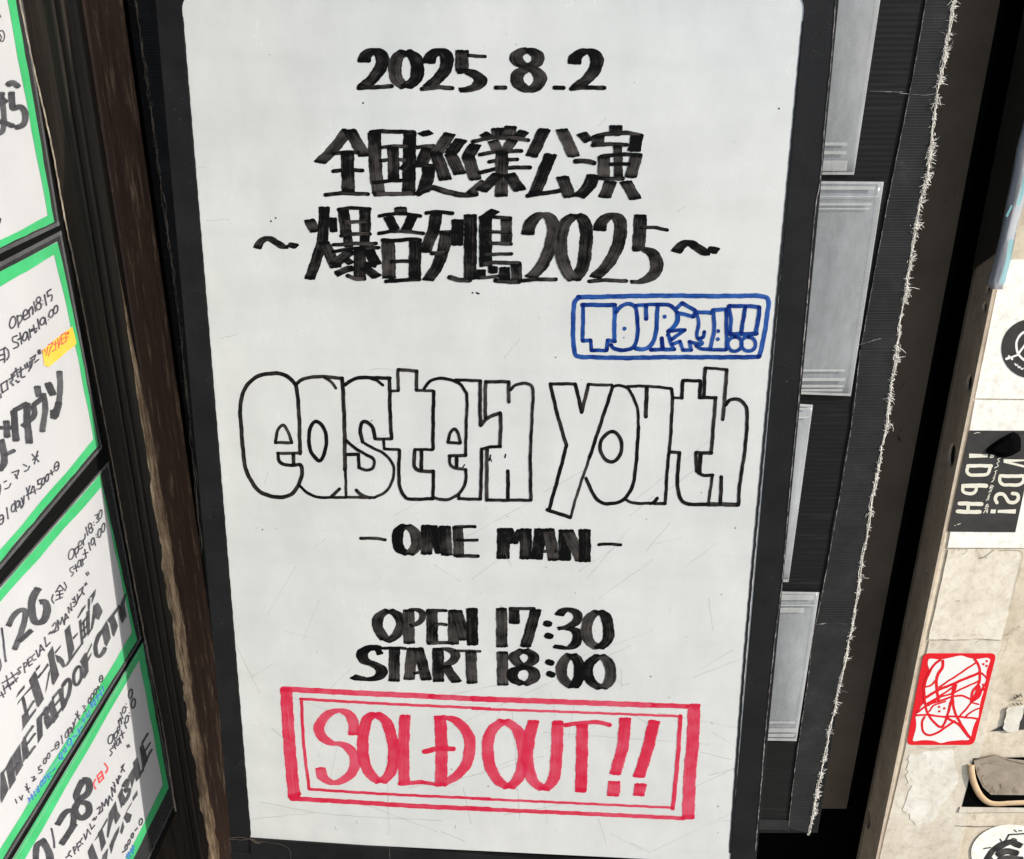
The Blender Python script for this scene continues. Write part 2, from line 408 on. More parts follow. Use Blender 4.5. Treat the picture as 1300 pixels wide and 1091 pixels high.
for u, z, ru, rz in holes + [None] if False else holes:
    lo, hi = z - rz * 1.35, z + rz * 1.35
    a, b, c, d = addv(0, zprev), addv(1, zprev), addv(1, lo), addv(0, lo); ff.append((a, b, c, d)); zprev = hi
    ring, out = [], []
    for k in range(32):
        t = k / 32 * 2 * math.pi; cx_, cy_ = math.cos(t), math.sin(t)
        ring.append(addv(u + ru * cx_, z + rz * cy_))
        s_ = min(((1 - u) if cx_ > 0 else u) / max(abs(cx_), 1e-6), (hi - z) / rz / max(abs(cy_), 1e-6) if True else 0)
        s_ = min(((1 - u) if cx_ > 0 else u) / max(abs(cx_), 1e-6), 1.35 / max(abs(cy_), 1e-6))
        out.append((u + s_ * cx_, z + s_ * cy_ * rz))
    # snap the nearest samples onto the four cell corners
    for cu, cz in ((0, lo), (1, lo), (1, hi), (0, hi)):
        j = min(range(32), key=lambda q: ((out[q][0] - cu)) ** 2 + ((out[q][1] - cz) / (hi - lo)) ** 2); out[j] = (cu, cz)
    o_ = [addv(*q) for q in out]
    for k in range(32): ff.append((ring[k], o_[k], o_[(k+1) % 32], ring[(k+1) % 32]))
a, b, c, d = addv(0, zprev), addv(1, zprev), addv(1, 2.2), addv(0, 2.2); ff.append((a, b, c, d))
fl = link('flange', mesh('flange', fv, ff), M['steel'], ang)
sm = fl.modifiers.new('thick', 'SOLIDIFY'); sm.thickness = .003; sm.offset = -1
# rolled back lip of the angle and the rubbed front arris
prism('back_lip', [flange_pt(.80, .02, .0022), flange_pt(1.0, .02, .004), flange_pt(1.0, 2.2, .004), flange_pt(.80, 2.2, .0022)], V((.002, 0, 0)), M['grey_board'], ang)
prism('black_wrap', [flange_pt(-.02, 1.300, .0052), flange_pt(1.02, 1.262, .0055), flange_pt(1.02, 2.2, .0055), flange_pt(-.02, 2.2, .0052)], V((.0012, 0, 0)), mat('black_wrap_tape', (.018, .022, .02), .4)[0], ang)

# ---- ceiling-high dark timber post
post = thing('timber_post', (-.418, .95, 0), 'dark brown timber post with a worn corner coloured pale as if sunlit between the flyers and the whiteboard', 'post')
box('post_body', (-.50, .9005, 0), (-.3785, 1.115, 2.3), M['wood'], post, .002)
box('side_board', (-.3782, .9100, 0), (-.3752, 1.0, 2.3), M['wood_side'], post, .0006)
# worn arris: uneven strip, wider low down, coloured pale to stand in for sun
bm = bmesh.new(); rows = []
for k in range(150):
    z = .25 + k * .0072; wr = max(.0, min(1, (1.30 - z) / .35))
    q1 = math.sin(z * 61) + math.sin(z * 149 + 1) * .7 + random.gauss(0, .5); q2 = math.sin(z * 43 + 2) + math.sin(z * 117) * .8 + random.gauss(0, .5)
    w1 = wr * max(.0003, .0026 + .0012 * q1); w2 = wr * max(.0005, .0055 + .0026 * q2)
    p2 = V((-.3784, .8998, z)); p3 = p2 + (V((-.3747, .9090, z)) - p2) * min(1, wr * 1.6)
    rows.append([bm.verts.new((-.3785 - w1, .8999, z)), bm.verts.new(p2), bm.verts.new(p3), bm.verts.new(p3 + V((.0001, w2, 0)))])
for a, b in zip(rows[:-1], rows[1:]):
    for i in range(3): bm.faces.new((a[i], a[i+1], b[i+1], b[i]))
me = bpy.data.meshes.new('worn_sunlit_arris'); bm.to_mesh(me); bm.free(); link('worn_sunlit_arris', me, M['wood_worn_sun'], post)
# grooves down the front face of the post
for x0 in (-.4005, -.392):
    box('groove_bead', (x0, .8965, 0), (x0 + .0035, .9003, 2.3), M['wood'], post, .001)

# ---- black panel with clear pockets, hanging behind the whiteboard
PP = Plane((0, 1.0, 0), (0, -1, 0))
ppn = thing('pocket_panel', (.025, 1.05, .48), 'black corrugated panel with clear pockets and frayed woven edging behind the whiteboard', 'display panel')
box('corrugated_sheet', (-.3715, 1.0, .492), (.4225, 1.117, 1.95), M['flute'], ppn, .001)
zb = .4877
def strip(name, pts_l, pts_r, plane, lift, th, m, parent):
    n = len(pts_l); L = [plane.hit(*p, lift) for p in pts_l]; Rr = [plane.hit(*p, lift) for p in pts_r]
    return prism(name, L + Rr[::-1], plane.n * -th, m, parent)
def interp(pts, n=40, jit=0.0):
    ys = np.linspace(pts[0][1], pts[-1][1], n); xs = np.interp(ys, [p[1] for p in pts], [p[0] for p in pts])
    return [(x + random.uniform(-jit, jit), y) for x, y in zip(xs, ys)]
L_ = interp([(1195, -110), (1175, 0), (1157, 103), (1124, 269), (1093, 437), (1079, 547), (1044, 748), (1031, 807), (1025, 862), (1009, 972), (1000, 1052)], 60, .7)
R_ = interp([(1232, -110), (1210, 0), (1196, 77), (1176, 221), (1164, 269), (1143, 398), (1123, 542), (1105, 638), (1079, 802), (1053, 923), (1025, 1058)], 60, 1.3)
strip('edge_tape', L_, R_, PP, .0016, .0014, M['tape'], ppn)
strip('bottom_tape', [(955, 1041), (1000, 1042)], [(955, 1053), (1002, 1054)], PP, .0013, .001, M['tape'], ppn)
ik = Ink(PP.lift(.0018), .0001)
ik.draw((0, 0), 1, .7, .7, 'c 1176,0 1158,103 1125,269 1094,437; c 1092,445 1080,547 1045,748 1032,807 1026,862 1010,972 1001,1050; c=.8/.8 1142,118 1170,121 1190,119; p=.8/.8 1090,438 1118,430; c=1/1 1037,793 1060,791 1074,793; p=.6/.6 1104,116 1146,117')
ik.build('rubbed_rim', M['worn'], ppn)
# left edging, only its rim shows beside the post
L2 = interp([(150, -110), (172, 0), (192, 137), (212, 288), (231, 431), (245, 580), (257, 704), (289, 1000)], 60, .6)
R2 = [(x + 30, y) for x, y in interp([(150, -110), (172, 0), (192, 137), (212, 288), (231, 431), (245, 580), (257, 704), (289, 1000)], 60)]
strip('edge_tape', L2, R2, PP, .0016, .0014, M['tape'], ppn)
def fray(name, path, density, length, rad, m, side=1, seed=3, wild=1.0):
    rnd = random.Random(seed); v, f = [], []
    def tube(P, r):
        b = len(v)
        for i, p in enumerate(P):
            d = (P[min(i+1, len(P)-1)] - P[max(i-1, 0)]).normalized(); s_ = d.cross(V((0, 1, 0)));
            s_ = s_.normalized() if s_.length > 1e-4 else V((1, 0, 0)); u_ = s_.cross(d)
            rr = r * (1 if i < len(P) - 1 else .4)
            for k in range(3):
                a = k * 2.094; v.append(p + s_ * rr * math.cos(a) + u_ * rr * math.sin(a))
        for i in range(len(P) - 1):
            for k in range(3): f.append((b+i*3+k, b+i*3+(k+1) % 3, b+(i+1)*3+(k+1) % 3, b+(i+1)*3+k))
    pts = [PP.hit(x, y, .001) for x, y in path]
    seg = [(a, b) for a, b in zip(pts[:-1], pts[1:])]; tot = sum((b - a).length for a, b in seg)
    n = int(tot * density); clump = [rnd.uniform(0, 1) ** 2 for _ in range(200)]
    for i in range(n):
        q = rnd.random(); cl = clump[int(q * 199)]
        if rnd.random() > .25 + cl: continue
        x = q * (len(seg)); k = min(int(x), len(seg) - 1); a, b = seg[k]
        p = a.lerp(b, x - k) + V((rnd.gauss(0, .0007 + .001 * cl) , -rnd.uniform(0, .0015), rnd.gauss(0, .001)))
        ln = length * rnd.uniform(.3, 1) * (.5 + 1.3 * cl) * (2.2 if rnd.random() < .03 else 1); th = rnd.choice((-1, 1)) * rnd.uniform(.0, 1.5)
        d = V((side * math.cos(th) * .8, rnd.uniform(-.5, .15), math.sin(th) - .15)).normalized(); P = [p]
        cur = V((rnd.gauss(0, .5), rnd.gauss(0, .3), rnd.gauss(0, .5))) * wild
        for j in range(4): d = (d + cur * .45).normalized(); P.append(P[-1] + d * ln / 4)
        tube(P, rad * rnd.uniform(.6, 1.3))
    # the bound cord of the edge itself
    for off in (0, .0005, -.0005, .0009):
        P = [p + V((off + rnd.gauss(0, .0008), -.0005 + rnd.gauss(0, .0003), rnd.gauss(0, .0006))) for p in pts for _ in (0,)]
        tube(P, rad * 1.3)
    me = mesh(name, v, f); return link(name, me, m, ppn)
fr = fray('frayed_edge', interp([(1233, -110), (1211.5, 0), (1197, 77), (1190, 110), (1177, 221), (1166, 269), (1144, 398), (1124, 542), (1106, 638), (1080, 802), (1054, 923), (1026, 1060)], 110, 1.0),
     4200, .0046, .00021, M['thread'], 1, 3, 2.2)
tag(fr, 'pale frayed threads along the right rim')
fray('frayed_edge', interp([(172, 0), (192, 137), (212, 288), (231, 431), (245, 580), (257, 704)], 60, .7), 350, .0025, .00014, M['rust'], -1, 5)
# clear pockets: sheet with welded bars
def pocket(quad, bars, lift=.0028):
    P = [PP.hit(x, y, lift) for x, y in quad]
    # gently bowed sheet
    v, f = [], []; n = 14
    for i in range(n + 1):
        for j in range(n + 1):
            a = P[0].lerp(P[3], i / n); b = P[1].lerp(P[2], i / n); p = a.lerp(b, j / n)
            p = p + V((0, -.0035 * math.sin(math.pi * i / n) * math.sin(math.pi * j / n), 0)); v.append(p)
    for i in range(n):
        for j in range(n): a = i * (n + 1) + j; f.append((a, a + 1, a + n + 2, a + n + 1))
    s = link('clear_pocket', mesh('clear_pocket', v, f), M['sleeve'], ppn, smooth=True)
    md = s.modifiers.new('thick', 'SOLIDIFY'); md.thickness = .0004
    v, f = [], []
    def band(a, b, c, d, l):
        k = len(v); v.extend([PP.hit(*q, l) for q in (a, b, c, d)]); f.append((k, k+1, k+2, k+3))
    q = quad
    for i in range(4):                        # rim
        a, b = np.array(q[i]), np.array(q[(i+1) % 4]); ce = np.mean(q, axis=0)
        ia = a + (ce - a) * (3.2 / np.linalg.norm(ce - a)); ib = b + (ce - b) * (3.2 / np.linalg.norm(ce - b))
        band(tuple(a), tuple(b), tuple(ib), tuple(ia), lift + .0030 + .0001 * i)
    for x0, x1, y, h in bars: band((x0, y), (x1, y), (x1 - 1, y + h), (x0, y + h), lift + .0036)
    w = link('welded_seam', mesh('welded_seam', v, f), M['weld'], s); w.location = (0, 0, 0)
pocket([(1030, -90), (1131, -90), (1084, 222), (1030, 222)], [(1040, 1076, 181, 4), (1040, 1075, 192, 4), (1040, 1076, 204, 13)])
pocket([(1020, 230), (1122, 231), (1080, 503), (1000, 500)], [(1036, 1112, 236, 5), (1036, 1116, 249, 1.5), (1036, 1107, 258, 3), (1036, 1105, 264, 2), (1015, 1073, 469, 3), (1015, 1074, 480, 4), (1015, 1072, 489, 3), (1015, 1070, 494, 3)])
pocket([(1000, 512), (1032, 514), (1001, 739), (980, 739)], [(1012, 1028, 518, 2), (1012, 1028, 529, 2)])
pocket([(980, 751), (1040, 752), (1011, 941), (960, 940)], [(988, 1034, 755, 7), (988, 1037, 768, 1.5), (988, 1021, 772, 6), (972, 1010, 916, 3), (972, 1011, 925, 5), (972, 1009, 932, 4)])

# ------------------------------------------------------------------ the whiteboard
bn = V((-.05985763, -.99288223, .1029657)).normalized(); bh = V((.99817576, -.06035153, -.00168524)).normalized(); bv = V((.00788738, .10267699, .99468348)).normalized()
# distance chosen so that the white panel is half a metre wide
_p0 = Plane(CAM + V((0, .9, 0)), bn)
wid = (_p0.hit(232, 20) - _p0.hit(1020, 20)).length
BP = Plane(CAM + (_p0.hit(318, 1062) - CAM) * (.50 / wid), bn)
O = BP.hit(318, 1062); S_ = .50 / .56
def bpt(u, v, d=0): return O + bh * u + bv * v + bn * d
PW, PH = .50, .8949 * S_ + .0175                # panel size; its top edge sits just above the photo's rim
board = thing('whiteboard', bpt(PW / 2, -.02), 'white marker board in a black frame announcing a sold out concert', 'whiteboard')
# face (rounded upper corners are made by the frame in front of it)
prism('white_panel', [bpt(-.004, -.004), bpt(PW + .004, -.004), bpt(PW + .004, PH + .004), bpt(-.004, PH + .004)], bn * -.008, M['enamel'], board)
# frame ring
def ring_frame(name, inner, outer, d0, d1, m, bevel):
    n = len(inner); v = [bpt(*p, d1) for p in inner] + [bpt(*p, d1) for p in outer] + [bpt(*p, d0) for p in inner] + [bpt(*p, d0) for p in outer]; f = []
    for i in range(n):
        j = (i + 1) % n
        f += [(i, n+i, n+j, j), (2*n+i, 2*n+j, 3*n+j, 3*n+i), (n+i, 3*n+i, 3*n+j, n+j), (i, j, 2*n+j, 2*n+i)]
    me = mesh(name, v, f); bm = bmesh.new(); bm.from_mesh(me); bmesh.ops.remove_doubles(bm, verts=bm.verts, dist=1e-6); bmesh.ops.dissolve_degenerate(bm, edges=bm.edges, dist=1e-6)
    bmesh.ops.recalc_face_normals(bm, faces=bm.faces); bm.to_mesh(me); bm.free()
    return link(name, me, m, board, bevel)
def loop(u0, v0, u1, v1, r):
    p = [(u0, v0), ((u0+u1)/2, v0), (u1, v0), (u1, (v0+v1)/2), (u1, v1 - r)]
    for k in range(1, 10): a = k / 10 * math.pi / 2; p.append((u1 - r + r * math.cos(a), v1 - r + r * math.sin(a)))
    p += [(u1 - r, v1), ((u0+u1)/2, v1), (u0 + r, v1)]
    for k in range(1, 10): a = math.pi / 2 + k / 10 * math.pi / 2; p.append((u0 + r + r * math.cos(a), v1 - r + r * math.sin(a)))
    p += [(u0, v1 - r), (u0, (v0+v1)/2)]; return p
fl_, fr_, ft_ = .0215, .0262, .23  # top rail stretched up out of view to shade the upper post
def outer_of(p, u0, v0, u1, v1, r):
    out = []
    for (u, v) in p:
        if v > v1 - r + 1e-9 and u > u1 - r + 1e-9: out.append((u1 + fr_, v1 + ft_) if abs((u - (u1 - r)) - (v - (v1 - r))) < 1e9 else 0)
        elif v > v1 - r + 1e-9 and u < u0 + r - 1e-9: out.append((u0 - fl_, v1 + ft_))
        elif v >= v1 - 1e-9: out.append((u, v1 + ft_))
        elif u >= u1 - 1e-9: out.append((u1 + fr_, v if v > v0 else v0))
        elif u <= u0 + 1e-9: out.append((u0 - fl_, v))
        else: out.append((u, v0))
    return out
bl = bpt(0, -.0125)
lp = loop(0, .0, PW, PH, .0135)
ol = outer_of(lp, 0, 0, PW, PH, .0135)
# slope the lower edge the way the cover strip sits: it drops to the right
def bot(u): return -.0012 - .0125 * u / PW
lp = [(u, bot(u) - .02 if abs(v) < 1e-9 else v) for u, v in lp]
ol = [(u, bot(u) - .021 if abs(v) < 1e-9 else v) for u, v in ol]
ring_frame('frame', lp, ol, -.02, .0007, M['frame'], .0004)
ik = Ink(BP.lift(.0003), .0001)  # black lines painted for the shaded inner sides of the frame
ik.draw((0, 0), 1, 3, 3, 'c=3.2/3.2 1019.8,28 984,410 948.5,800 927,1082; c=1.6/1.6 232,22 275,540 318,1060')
ik.build('rim_shade', M['rim_shade'], board)
prism('bottom_cover', [bpt(-fl_ - .0005, -.115, .0022), bpt(PW + fr_ + .0006, -.115, .0022), bpt(PW + .003, bot(PW), .0022), bpt(PW * .6, bot(PW * .6) - .0004, .0022), bpt(PW * .25, bot(PW * .25) + .0003, .0022), bpt(0, bot(0), .0022), bpt(-.0005, -.0205, .0022), bpt(-fl_ - .0005, -.0195, .0022)], bn * -.025, M['frame'], board, .0006)
# pale rubbed rim along the right of the frame and along the torn top of the cover
ik = Ink(BP.lift(.0009), .0004)
ik.draw((0, 0), 1, 2.0, 2.0, 'c=1.1/1.1 1061.5,-5 1056,70 1048,150 1042,225 1035,270 1024,394 1013.5,514 1003,620 993.5,735 984.5,807 972.5,923 966.5,997 959,1080')
ik.build('rubbed_rim', M['worn'], board)
ik = Ink(BP.lift(.0024), .0004)
ik.draw((260, 1000), 3.25, 5, 5, 'c=1.3/1.3 100,215 150,216 190,214 235,222 300,232 335,245 352,262 354,296; p=1.5/1.5 765,240 762,270 764,296; p=1.5/1.5 104,208 150,206 180,210; c=2/2 185,208 210,228 240,224; c=2/2 195,212 225,232')
ik.build('torn_seam', M['grime'], board)
for s_ in (0, 1):
    u = -.006 if not s_ else PW - .012
    a = bpt(u, -.10, -.004); box('leg', (a.x, a.y, 0), (a.x + .022, a.y + .016, a.z + .003), M['frame'], board, .001)

# ------------------------------------------------------------------ what is written on it
def lettering(name, m, specs, label=None):
    ik = Ink(BP.lift(.0001))
    for sp in specs: ik.draw(*sp)
    return ik.build(name, m, board, label)
lettering('date_lettering', M['ink_black'], [((430, 40), 3.5135, 61, 21, '''
c 113,136 118,112 138,94 163,85 185,97 195,125 186,165 155,208 108,248; p=21/20 88,253 160,249 238,245;
c 298,88 264,115 250,165 260,215 300,250; c 298,88 338,115 352,165 342,215 300,250;
c 402,142 408,114 430,94 452,87 476,100 484,135 472,175 440,215 398,250; p=20/20 370,257 440,250 508,253;
p 550,86 550,178; p=16/16 578,108 654,112; c 530,180 570,178 608,192 633,218 618,244 585,257 540,262; p=20/20 700,251 744,251;
c 842,84 802,98 791,120 806,142 846,160 886,183 900,212 886,242 848,262 808,242 795,212 806,185 846,160 882,142 889,118 878,98 842,84;
p=20/20 962,251 1004,252; c 1052,144 1057,115 1080,95 1106,87 1138,98 1153,130 1142,170 1110,212 1060,250; p=20/20 1036,256 1110,250 1186,253''')])
lettering('title_lettering', M['ink_black'], [((380, 140), 5.4167, 92, 30, '''
p 335,136 250,250 140,362; p 345,136 395,225 452,315; p=28/28 232,298 330,290 405,290; p=28/28 232,420 340,410 436,416; p 330,285 337,560; p=28/28 178,582 300,572 474,578;
p 516,155 524,400 546,572; p 760,152 756,400 752,570; p=30/30 490,152 560,146 790,152; p=30/30 520,580 650,576 796,574; p=26/26 556,257 660,248 750,250; p=26/26 560,347 660,340 740,344; p=26/26 510,498 640,486 770,482; p=80/30 645,258 650,478; p=60/36 700,388 770,412;
p 850,148 888,172; p=30/28 775,264 850,250 925,246; p 885,262 838,378; p=26/26 785,382 925,382; c 885,395 888,450 850,560; c=46/38 815,575 860,552 920,534 1010,560 1110,582 1218,578;
p 1036,162 941,300 ; p 940,298 1006,478; p 1114,202 1038,302; p 1038,300 1106,438; p 1212,236 1160,320; p 1160,318 1212,478'''),
((600, 140), 5.4167, 90, 30, '''
c=60/34 -20,575 20,540 80,490; p 172,126 178,195; p 262,112 252,188; p=70/36 75,160 120,196; p=80/30 355,145 315,185; p=28/28 0,218 110,192 250,192 385,206; p=80/30 140,210 178,290; p=80/30 275,205 222,288; p=28/28 48,305 180,285 338,281; p=26/26 112,354 210,342 310,338; p=28/28 45,430 200,400 398,393; p 202,285 198,592; p 180,440 60,556; p=95/30 248,440 328,552;
p 496,130 405,318; p 614,132 698,318; p 538,304 428,576; p=30/30 376,588 500,570 614,552; p 618,458 668,598;
p=80/34 750,160 800,212; c=34/34 706,350 770,350 838,364; p=95/32 832,446 796,530 730,596; p 986,108 986,172; p=32/30 830,186 900,168 1050,156 1165,176; p=86/30 864,178 862,240; p 1132,178 1110,282; p=28/28 825,240 960,234 1062,238; p=62/28 998,245 1005,465; p=85/28 902,318 904,462; p=85/28 1128,308 1088,462; p=28/28 880,320 1000,305 1158,308; p=26/26 945,372 1078,370; p=28/28 870,466 950,472 1036,470; p 950,490 908,600; p=88/28 1052,490 1120,612'''),
((310, 255), 5.909, 88, 30, '''
c=66/30 98,356 118,318 150,288 190,282 238,312 290,344 330,346; p=80/30 352,350 378,322;
p=88/34 488,145 536,232; p=62/30 664,130 672,232; c=84/30 602,48 596,200 578,330 492,588; p=92/30 596,310 690,500;
p 744,66 768,266; p 908,60 906,262; p=28/28 706,66 820,54 945,64; p=28/28 742,162 928,154; p=28/28 725,264 840,248 946,252;
p=70/28 776,268 784,345; p=74/28 906,262 902,345; p=28/28 668,332 830,322 992,322; p=30/28 664,382 830,358 1012,352;
p=96/34 806,375 672,480; p=90/34 936,372 990,480; p=90/30 866,352 868,585; p=64/30 760,440 806,472; c=60/44 690,550 760,520 815,505; p=84/36 898,500 1000,572; p=40/30 905,470 990,490; c=34/30 775,560 840,586 905,588'''),
((480, 255), 5.909, 94, 30, '''
p 168,50 172,98; p=28/28 8,115 150,96 320,114; p=82/30 78,122 124,216; p=82/30 258,118 212,216; p=28/28 5,245 150,228 342,245; p=104/30 76,296 84,582; p 280,294 275,590; p=30/30 32,294 130,300 240,288 318,296; p=28/28 98,456 290,452; p=32/30 58,606 180,596 312,590;
p=30/30 360,92 460,84 560,95; p 438,96 416,220 350,384; p=28/28 430,238 545,234; c 512,240 494,350 450,480 374,598; p=32/32 402,394 508,394; p 598,142 594,332; p=98/30 694,106 692,590; c=42/36 535,574 600,592 690,596;
p=84/30 880,72 800,128; p=98/30 806,128 808,488; p=84/30 964,132 964,332; p=28/28 766,126 880,122 996,132; p=26/26 812,232 988,240; p=28/28 815,318 1000,324; p=26/26 792,405 1004,398; p=30/30 772,484 880,464 1064,470; p=84/30 1036,478 1040,600; c=40/34 880,598 960,606 1060,608; p=72/36 776,520 772,572; p=72/34 862,494 862,540; p=84/34 948,502 950,590; p=26/26 752,580 900,566''' ),
((660, 255), 4.8148, 82, 24, '''
c 50,206 62,145 102,98 152,84 192,112 206,175 190,270 140,390 66,470; p=24/24 14,488 130,480 222,482;
c 342,86 282,130 252,220 252,310 278,410 330,486; c 342,86 388,115 406,190 400,310 378,420 330,486;
c 487,182 496,138 532,102 572,86 606,112 616,180 600,270 545,380 460,470; p=24/24 422,492 530,486 652,492;
p 738,88 726,296; p=22/22 742,164 820,164 902,179; c 690,298 764,298 818,330 838,400 808,460 750,492 678,496;
c=72/28 955,314 985,278 1030,254 1082,284 1130,318 1160,322; p=72/26 1168,318 1192,286''')])
lettering('tour_badge', M['ink_blue'], [((710, 365), 4.643, 24, 24, '''
c=28/28 110,58 250,56 400,52 660,49 900,52 1100,50 1195,52 1232,75 1228,150 1205,300 1180,405; c=27/27 1178,410 1050,412 900,412 620,412 400,416 200,412 120,408 90,380 82,250 86,120 94,80 118,58;
p=26/26 135,103 330,105; p=24/24 142,105 138,315 185,312; p=22/22 186,312 190,372 280,372; p=24/24 280,370 286,312 330,318; p=26/26 328,108 324,318;
c=24/24 335,148 370,108 415,97 450,122 462,200 460,290 440,350 380,370 325,362 305,338; d=26/26 385,243; d=8/8 381,296;
p=22/22 450,106 580,100; p=26/26 512,104 512,186; c=26/26 580,102 572,250 550,330 500,364 448,360;
c=24/24 578,103 640,102 680,128 702,180 685,225 642,258; d=26/26 622,173; p=24/24 540,368 680,365; p=26/26 605,300 610,362; p=22/22 642,258 655,325 678,362;
p=24/24 725,92 694,122 ; p=24/24 725,92 802,138; p=24/24 694,150 792,172 804,140; c=22/22 696,150 690,205 650,258; p=22/22 648,258 742,250; p=22/22 742,252 660,308 640,280; p=22/22 668,335 712,318 730,370 780,370; p=22/22 778,368 768,320 822,336;
c=22/22 805,150 822,200 812,280 818,300; c=22/22 826,302 850,292 856,262; c=22/22 822,305 845,330 808,345; c=22/22 810,345 848,364 985,368; 
p=24/24 806,146 900,150; c=24/24 908,136 914,240 892,362; p=24/24 905,134 988,130; p=22/22 985,132 988,362; d=24/24 938,258 936,306;
p=24/24 1002,110 1090,110 1180,116; c=24/24 1000,112 1012,190 1008,272; p=26/26 1008,276 1080,276 1165,272; c=24/24 1098,114 1084,200 1074,270; c=26/26 1180,118 1174,190 1158,272; e=22/22 1036,334 42,42; e=22/22 1116,334 42,42''')])
lettering('band_lettering', M['ink_line'], [((290, 450), 5.4545, 25, 25, '''
c=28/28 465,210 425,165 360,135 290,133 210,150 140,200 100,275 82,370 90,520 105,700 125,810 165,885 215,950 290,980 375,990 440,965 485,905 508,840 508,785 495,765;
c=27/27 468,205 482,320 492,480 494,600 497,688; c=22/22 325,608 345,520 378,490 405,520 438,606; p=22/22 325,612 440,612; p=22/22 340,685 497,685; c=24/24 345,685 348,735 375,758 430,768 495,764; p=26/26 450,690 452,762;
c 470,208 500,182 560,160 650,155 790,166; c=20/20 665,162 712,190 745,235; c=28/28 788,168 796,300 804,500 808,800; p=20/20 810,800 816,990; c=26/26 612,465 572,500 557,580 575,680 632,738 665,680 680,600 660,510 612,465; c=20/20 490,905 550,962 620,988 700,992 815,990; p=24/24 770,932 715,985;
c=26/26 805,212 860,177 930,160 1020,164 1120,165; c=20/20 985,166 1030,182 1070,215; c=26/26 1116,168 1120,400 1130,582; p=22/22 1132,586 1015,586; c=26/26 1015,584 1000,510 962,470 925,475 914,540 930,608; c=20/20 930,608 1000,648 1080,690 1130,745 1146,800 1135,880 1090,950 1020,990; p=20/20 1015,992 815,990; c=22/22 815,595 870,645 950,692 1008,732 1000,788 960,802 905,785; p=24/24 904,785 900,692 825,694; p=24/24 885,940 925,975 980,995'''),
((490, 450), 5.4545, 25, 25, '''
p=20/20 34,255 85,252; p=23/23 85,252 84,106; p=24/24 84,106 215,116; p=25/25 215,116 210,246; p=20/20 210,248 330,255; c=25/25 332,258 328,400 326,655; p=20/20 325,660 200,660; c=26/26 202,660 196,740 200,785 240,806 330,812; p=24/24 330,812 326,1002; p=26/26 246,668 246,800;
p=20/20 -16,590 -11,655 95,662; c=24/24 94,665 90,800 95,910 130,985 170,1003 325,1000;
c=22/22 265,240 300,190 360,168 440,174 505,200 545,250 562,300 556,500 552,702; p=23/23 552,702 438,702; c=22/22 442,705 448,765 490,790 555,798; c=22/22 555,800 552,880 512,960 440,1002 380,1005 325,992; p=26/26 490,712 490,778; c=22/22 430,608 445,550 475,516 502,550 515,612; p=22/22 515,616 430,610;
p=22/22 480,178 655,182; c=26/26 655,185 652,330 655,490; c=26/26 655,492 705,442 790,405; c=26/26 794,408 795,500 790,640; c=22/22 795,640 720,642 665,655; c=24/24 664,655 660,850 655,1003; p=22/22 657,1004 505,1000 505,975;
c=26/26 690,440 688,300 692,188; p=24/24 690,190 850,190; p=25/25 850,190 852,330; c=22/22 860,248 900,212 975,203 1018,240 1014,400 1000,700; p=24/24 1000,700 1004,1010; p=22/22 1005,1010 700,1010; p=26/26 698,1010 700,655; p=27/27 845,808 845,998'''),
((680, 450), 4.643, 22, 22, '''
p=20/20 85,174 235,175; p=22/22 235,175 272,342; p=22/22 272,342 312,178; p=18/18 312,178 450,182; c=22/22 88,178 125,340 182,538; c=22/22 182,540 140,700 82,908; p=22/22 68,916 205,962; c=17/17 206,962 250,810 318,610 ; c=21/21 318,610 400,360 455,192;
c=18/18 450,190 500,184 555,215 600,320 607,430; c=21/21 607,430 592,650 570,780 520,855 450,880 390,874 340,825 298,730; c=22/22 450,455 398,490 380,550 402,610 450,634 495,600 508,540 490,480 450,455;
p=18/18 540,190 660,188 800,202; p=20/20 802,204 808,255; c=20/20 808,258 795,500 785,590; c=20/20 785,590 775,700 765,880; p=20/20 765,880 700,880; c=18/18 700,878 600,878 560,872 525,852; p=24/24 656,195 650,368; c=20/20 718,848 700,870 680,880;
p=16/16 815,256 860,258; p=22/22 862,258 868,156; p=20/20 868,155 970,156; p=22/22 972,158 968,252; p=20/20 965,256 1065,255; c=22/22 1062,258 1050,400 1036,582; p=22/22 1038,582 945,580; p=20/20 945,582 948,688 985,712 1045,712; p=18/18 1042,715 1020,880; p=26/26 974,590 964,700; p=20/20 790,575 850,580; c=22/22 850,580 838,700 840,800 862,862 905,884; p=22/22 905,885 1020,884; p=26/26 1015,884 1195,886;
p=22/22 992,245 1000,82; p=17/17 1000,80 1130,90; c=22/22 1128,92 1115,260 1105,384; c=21/21 1120,300 1148,270 1190,264 1230,292 1248,360 1235,560 1205,760 1196,884; p=22/22 1096,722 1090,880''')])
lettering('subtitle_lettering', M['ink_black'], [((440, 650), 3.611, 56, 17, '''
c=15/15 64,121 120,121 178,128; c=52/17 272,62 240,85 233,125 245,172 285,195; c=52/17 272,62 306,85 320,122 316,165 285,195; p 370,62 367,194; p 388,64 434,190; p 450,66 460,200; p=50/16 510,66 515,204; p=15/15 496,68 590,68; p=14/14 505,130 600,130; p=17/17 505,202 604,203;
p=60/17 720,76 718,214; p=50/17 738,78 766,142; p=42/17 800,84 764,144; p 822,78 822,216; p 890,78 872,216; p 925,78 952,222; p=15/15 896,181 958,181; p=58/17 1000,84 1000,222; p=58/17 1012,86 1078,225; p 1092,82 1092,228; c=14/14 1156,151 1205,147 1258,152''')])
